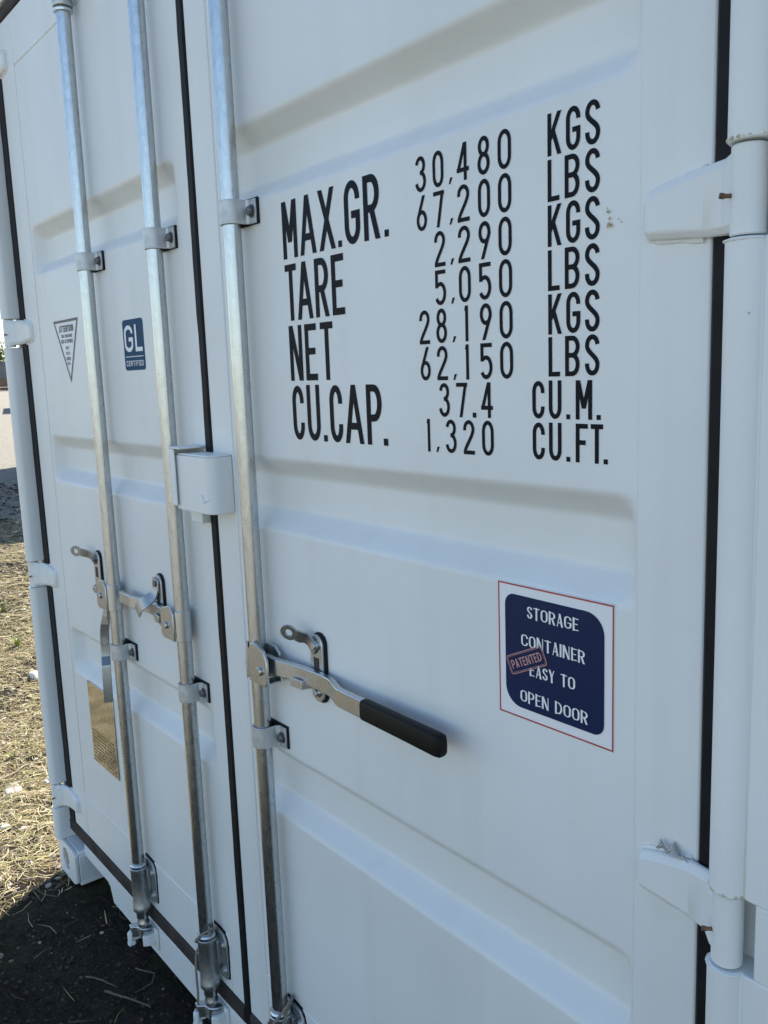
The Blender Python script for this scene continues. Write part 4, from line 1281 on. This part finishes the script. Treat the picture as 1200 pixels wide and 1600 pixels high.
def tuft(x, y, h, n, label, seed):
    q = np.random.default_rng(seed)
    b = MB()
    z0 = float(ground_z(x, y))
    for i in range(n):
        a = q.uniform(0, 6.28); ln = h * q.uniform(.6, 1.1); lean = q.uniform(.2, 1.0); w = .0035
        dx, dy = math.cos(a), math.sin(a)
        pts = [(x + dx * lean * ln * t * t + dx * .008, y + dy * lean * ln * t * t + dy * .008, z0 + ln * (t - .3 * lean * t * t)) for t in (0, .4, .75, 1)]
        vs = []
        for k, p in enumerate(pts):
            ww = w * (1, .9, .6, .1)[k]
            vs += [(p[0] - dy * ww, p[1] + dx * ww, p[2]), (p[0] + dy * ww, p[1] - dx * ww, p[2] + .001)]
        b.add(vs, [(2 * k, 2 * k + 1, 2 * k + 3, 2 * k + 2) for k in range(3)])
    return tag(b.build("grass_tuft", grass_m, smooth=False), label, "grass tuft", "grass tufts in the straw")
grass_m = mat("fresh_grass_blades", (.17, .22, .045), .6, 0, .5, 40, vcol=(.30, .30, .09))
tuft(-4.03, .62, .10, 26, "green grass tuft standing alone in the straw left of the post", 3)
tuft(-5.0, .80, .10, 24, "yellow green grass tuft at the left edge near the third hinge", 5)
tuft(-2.32, .11, .035, 18, "low mossy tuft just above the pale bent stick", 6)

# ------------------------------------------------------------------ rest of the yard
VD = Vector((-0.966, 0.2585, 0)).normalized()      # line of sight along the left edge of the picture
VP = Vector((0.2585, 0.966, 0)).normalized()
CO = Vector((1.654, -0.841, 0))

def plain_container(name, origin, yaw, length, label, group):
    e = empty(name, origin); e.rotation_euler = (0, 0, yaw)
    tag(e, label, "container", group)
    for y, s in ((0.0, -1), (2.44, 1)):
        b = MB(); vs = []; fs = []; x = .1; p = [(0.1, 0)]
        while x < length - .4:
            p += [(x + .07, 0), (x + .138, .036), (x + .208, .036), (x + .276, 0)]; x += .276
        p += [(length - .1, 0)]
        for (xx, d) in p: vs += [(xx, y - s * (d + .012), .16), (xx, y - s * (d + .012), 2.53)]
        for i in range(len(p) - 1): fs.append((2 * i, 2 * i + 2, 2 * i + 3, 2 * i + 1))
        b.add(vs, fs).build("side_wall", 'grey_steel', e, smooth=False)
        MB().box(.1, length - .1, y - s * .06, y, .05, .16).build("bottom_rail", 'grey_steel', e)
        MB().box(.1, length - .1, y - s * .06, y, 2.53, 2.59).build("top_rail", 'grey_steel', e)
    for x in (0, length - .1):
        for y in (0, 2.34):
            MB().box(x, x + .1, y, y + .1, 0, 2.595).build("corner_post", 'grey_steel', e, bevel=.004)
        MB().box(x + .03, x + .07, .1, 2.34, .05, 2.59).build("end_wall", 'grey_steel', e)
    MB().box(.1, length - .1, .06, 2.38, 2.57, 2.585).build("roof", 'grey_steel', e)
    MB().box(.1, length - .1, .06, 2.38, .06, .15).build("underframe", 'dark_steel', e)
    return e
# neighbour hidden behind the white container; its shadow crosses the yard
yaw = math.atan2(VD.y, VD.x)
near = CO + VD * 11.4 + VP * 1.05
far = near + VD * 8.6
org = far.copy(); org.z = -0.02
plain_container("storage_container", org, yaw + math.pi, 8.6, "grey container behind the white one whose shadow crosses the yard", "grey containers in the yard")
far = CO + VD * 54 + VP * 1.75  # unseen caster added for the distant shadow strip
plain_container("storage_container", (far.x, far.y, float(ground_z(far.x, far.y))), yaw + math.pi, 6.06, "unseen grey container added farther down the yard to throw the thin distant shadow strip", "grey containers in the yard")
p = CO + VD * 96 + VP * -6.5
plain_container("storage_container", (p.x, p.y, float(ground_z(p.x, p.y)) + .15), math.atan2(VP.y, VP.x) + R(3), 12.0, "distant grey container below the trees at the left edge", "grey containers in the yard")

# timber stack at the foot of the distant container
p = CO + VD * 88 + VP * .72
e = tag(empty("timber_stack", (p.x, p.y, float(ground_z(p.x, p.y)))), "small brown timber stack in front of the distant grey container", "timber stack")
for k in range(4):
    for j in range(3):
        MB().box(-1.2, 1.2, -.45 + .3 * j, -.2 + .3 * j, .02 + .30 * k, .28 + .30 * k).build("timber", 'brown', e)

# trees
def tree(x, y, h, w, seed, label):
    q = np.random.default_rng(seed)
    z0 = float(ground_z(x, y))
    e = tag(empty("tree", (x, y, z0)), label, "tree", "trees behind the distant container")
    b = MB()
    b.tube([(0, 0, -.2), (.1, 0, h * .25), (.0, .1, h * .5), (.1, .1, h * .75)], [h * .035, h * .028, h * .018, h * .006], 9)
    for k in range(6):
        a = q.uniform(0, 6.28); zz = h * q.uniform(.25, .55)
        b.tube([(.05, .05, zz), (math.cos(a) * w * .25, math.sin(a) * w * .25, zz + h * .12), (math.cos(a) * w * .4, math.sin(a) * w * .4, zz + h * .22)], [h * .014, h * .009, h * .003], 6)
    b.build("trunk", 'bark', e)
    nc = 34
    a = q.uniform(0, 6.28, nc); u = q.uniform(0.12, 1, nc); el = q.uniform(-.9, 1, nc)
    cc = np.stack([np.cos(a) * np.sqrt(1 - el ** 2 * .8) * w * .40 * u, np.sin(a) * np.sqrt(1 - el ** 2 * .8) * w * .40 * u, h * .58 + el * h * .34 * u], -1)
    cr = q.uniform(.10, .20, nc) * w
    n = 4200
    ci = q.integers(0, nc, n)
    d = q.normal(0, 1, (n, 3)); d /= np.linalg.norm(d, axis=1)[:, None]
    P = cc[ci] + d * (cr[ci] * q.uniform(.45, 1.05, n))[:, None]
    t1 = q.normal(0, 1, (n, 3)); t1 /= np.linalg.norm(t1, axis=1)[:, None]
    t2 = np.cross(t1, d); t2 /= np.linalg.norm(t2, axis=1)[:, None]
    s = q.uniform(.09, .20, n)[:, None] * h / 8
    v = np.stack([P - t1 * s, P + t2 * s * .5, P + t1 * s, P - t2 * s * .5], 1).reshape(-1, 3)
    f = np.arange(4 * n).reshape(n, 4)
    cols = np.array([(.05, .10, .022), (.075, .135, .03), (.10, .16, .035), (.04, .08, .02)])
    c = cols[q.integers(0, 4, n)] * q.uniform(.7, 1.3, (n, 1))
    me = bpy.data.meshes.new("crown"); me.from_pydata(v.tolist(), [], f.tolist())
    at = me.attributes.new('tint', 'FLOAT_COLOR', 'POINT')
    at.data.foreach_set('color', np.concatenate([np.repeat(c, 4, 0), np.ones((4 * n, 1))], 1).astype(np.float32).ravel())
    me.materials.append(M['leaf'])
    place("crown", me, e)
for i, (dd, off_, h, w) in enumerate(((112, -.8, 6.0, 8.0), (114, 6.5, 6.6, 8), (110, -8.0, 6.3, 8), (118, -15.5, 7.2, 8.5), (117, 14.0, 6.6, 8))):
    p = CO + VD * dd + VP * off_
    tree(p.x, p.y, h, w, 40 + i, ("bushy green tree rising over the distant grey container at the left edge", "green tree hidden behind the left post, right of the bushy one", "round green tree outside the picture left of the distant container", "tall green tree farthest left beyond the yard", "broad green tree behind the white container")[i])
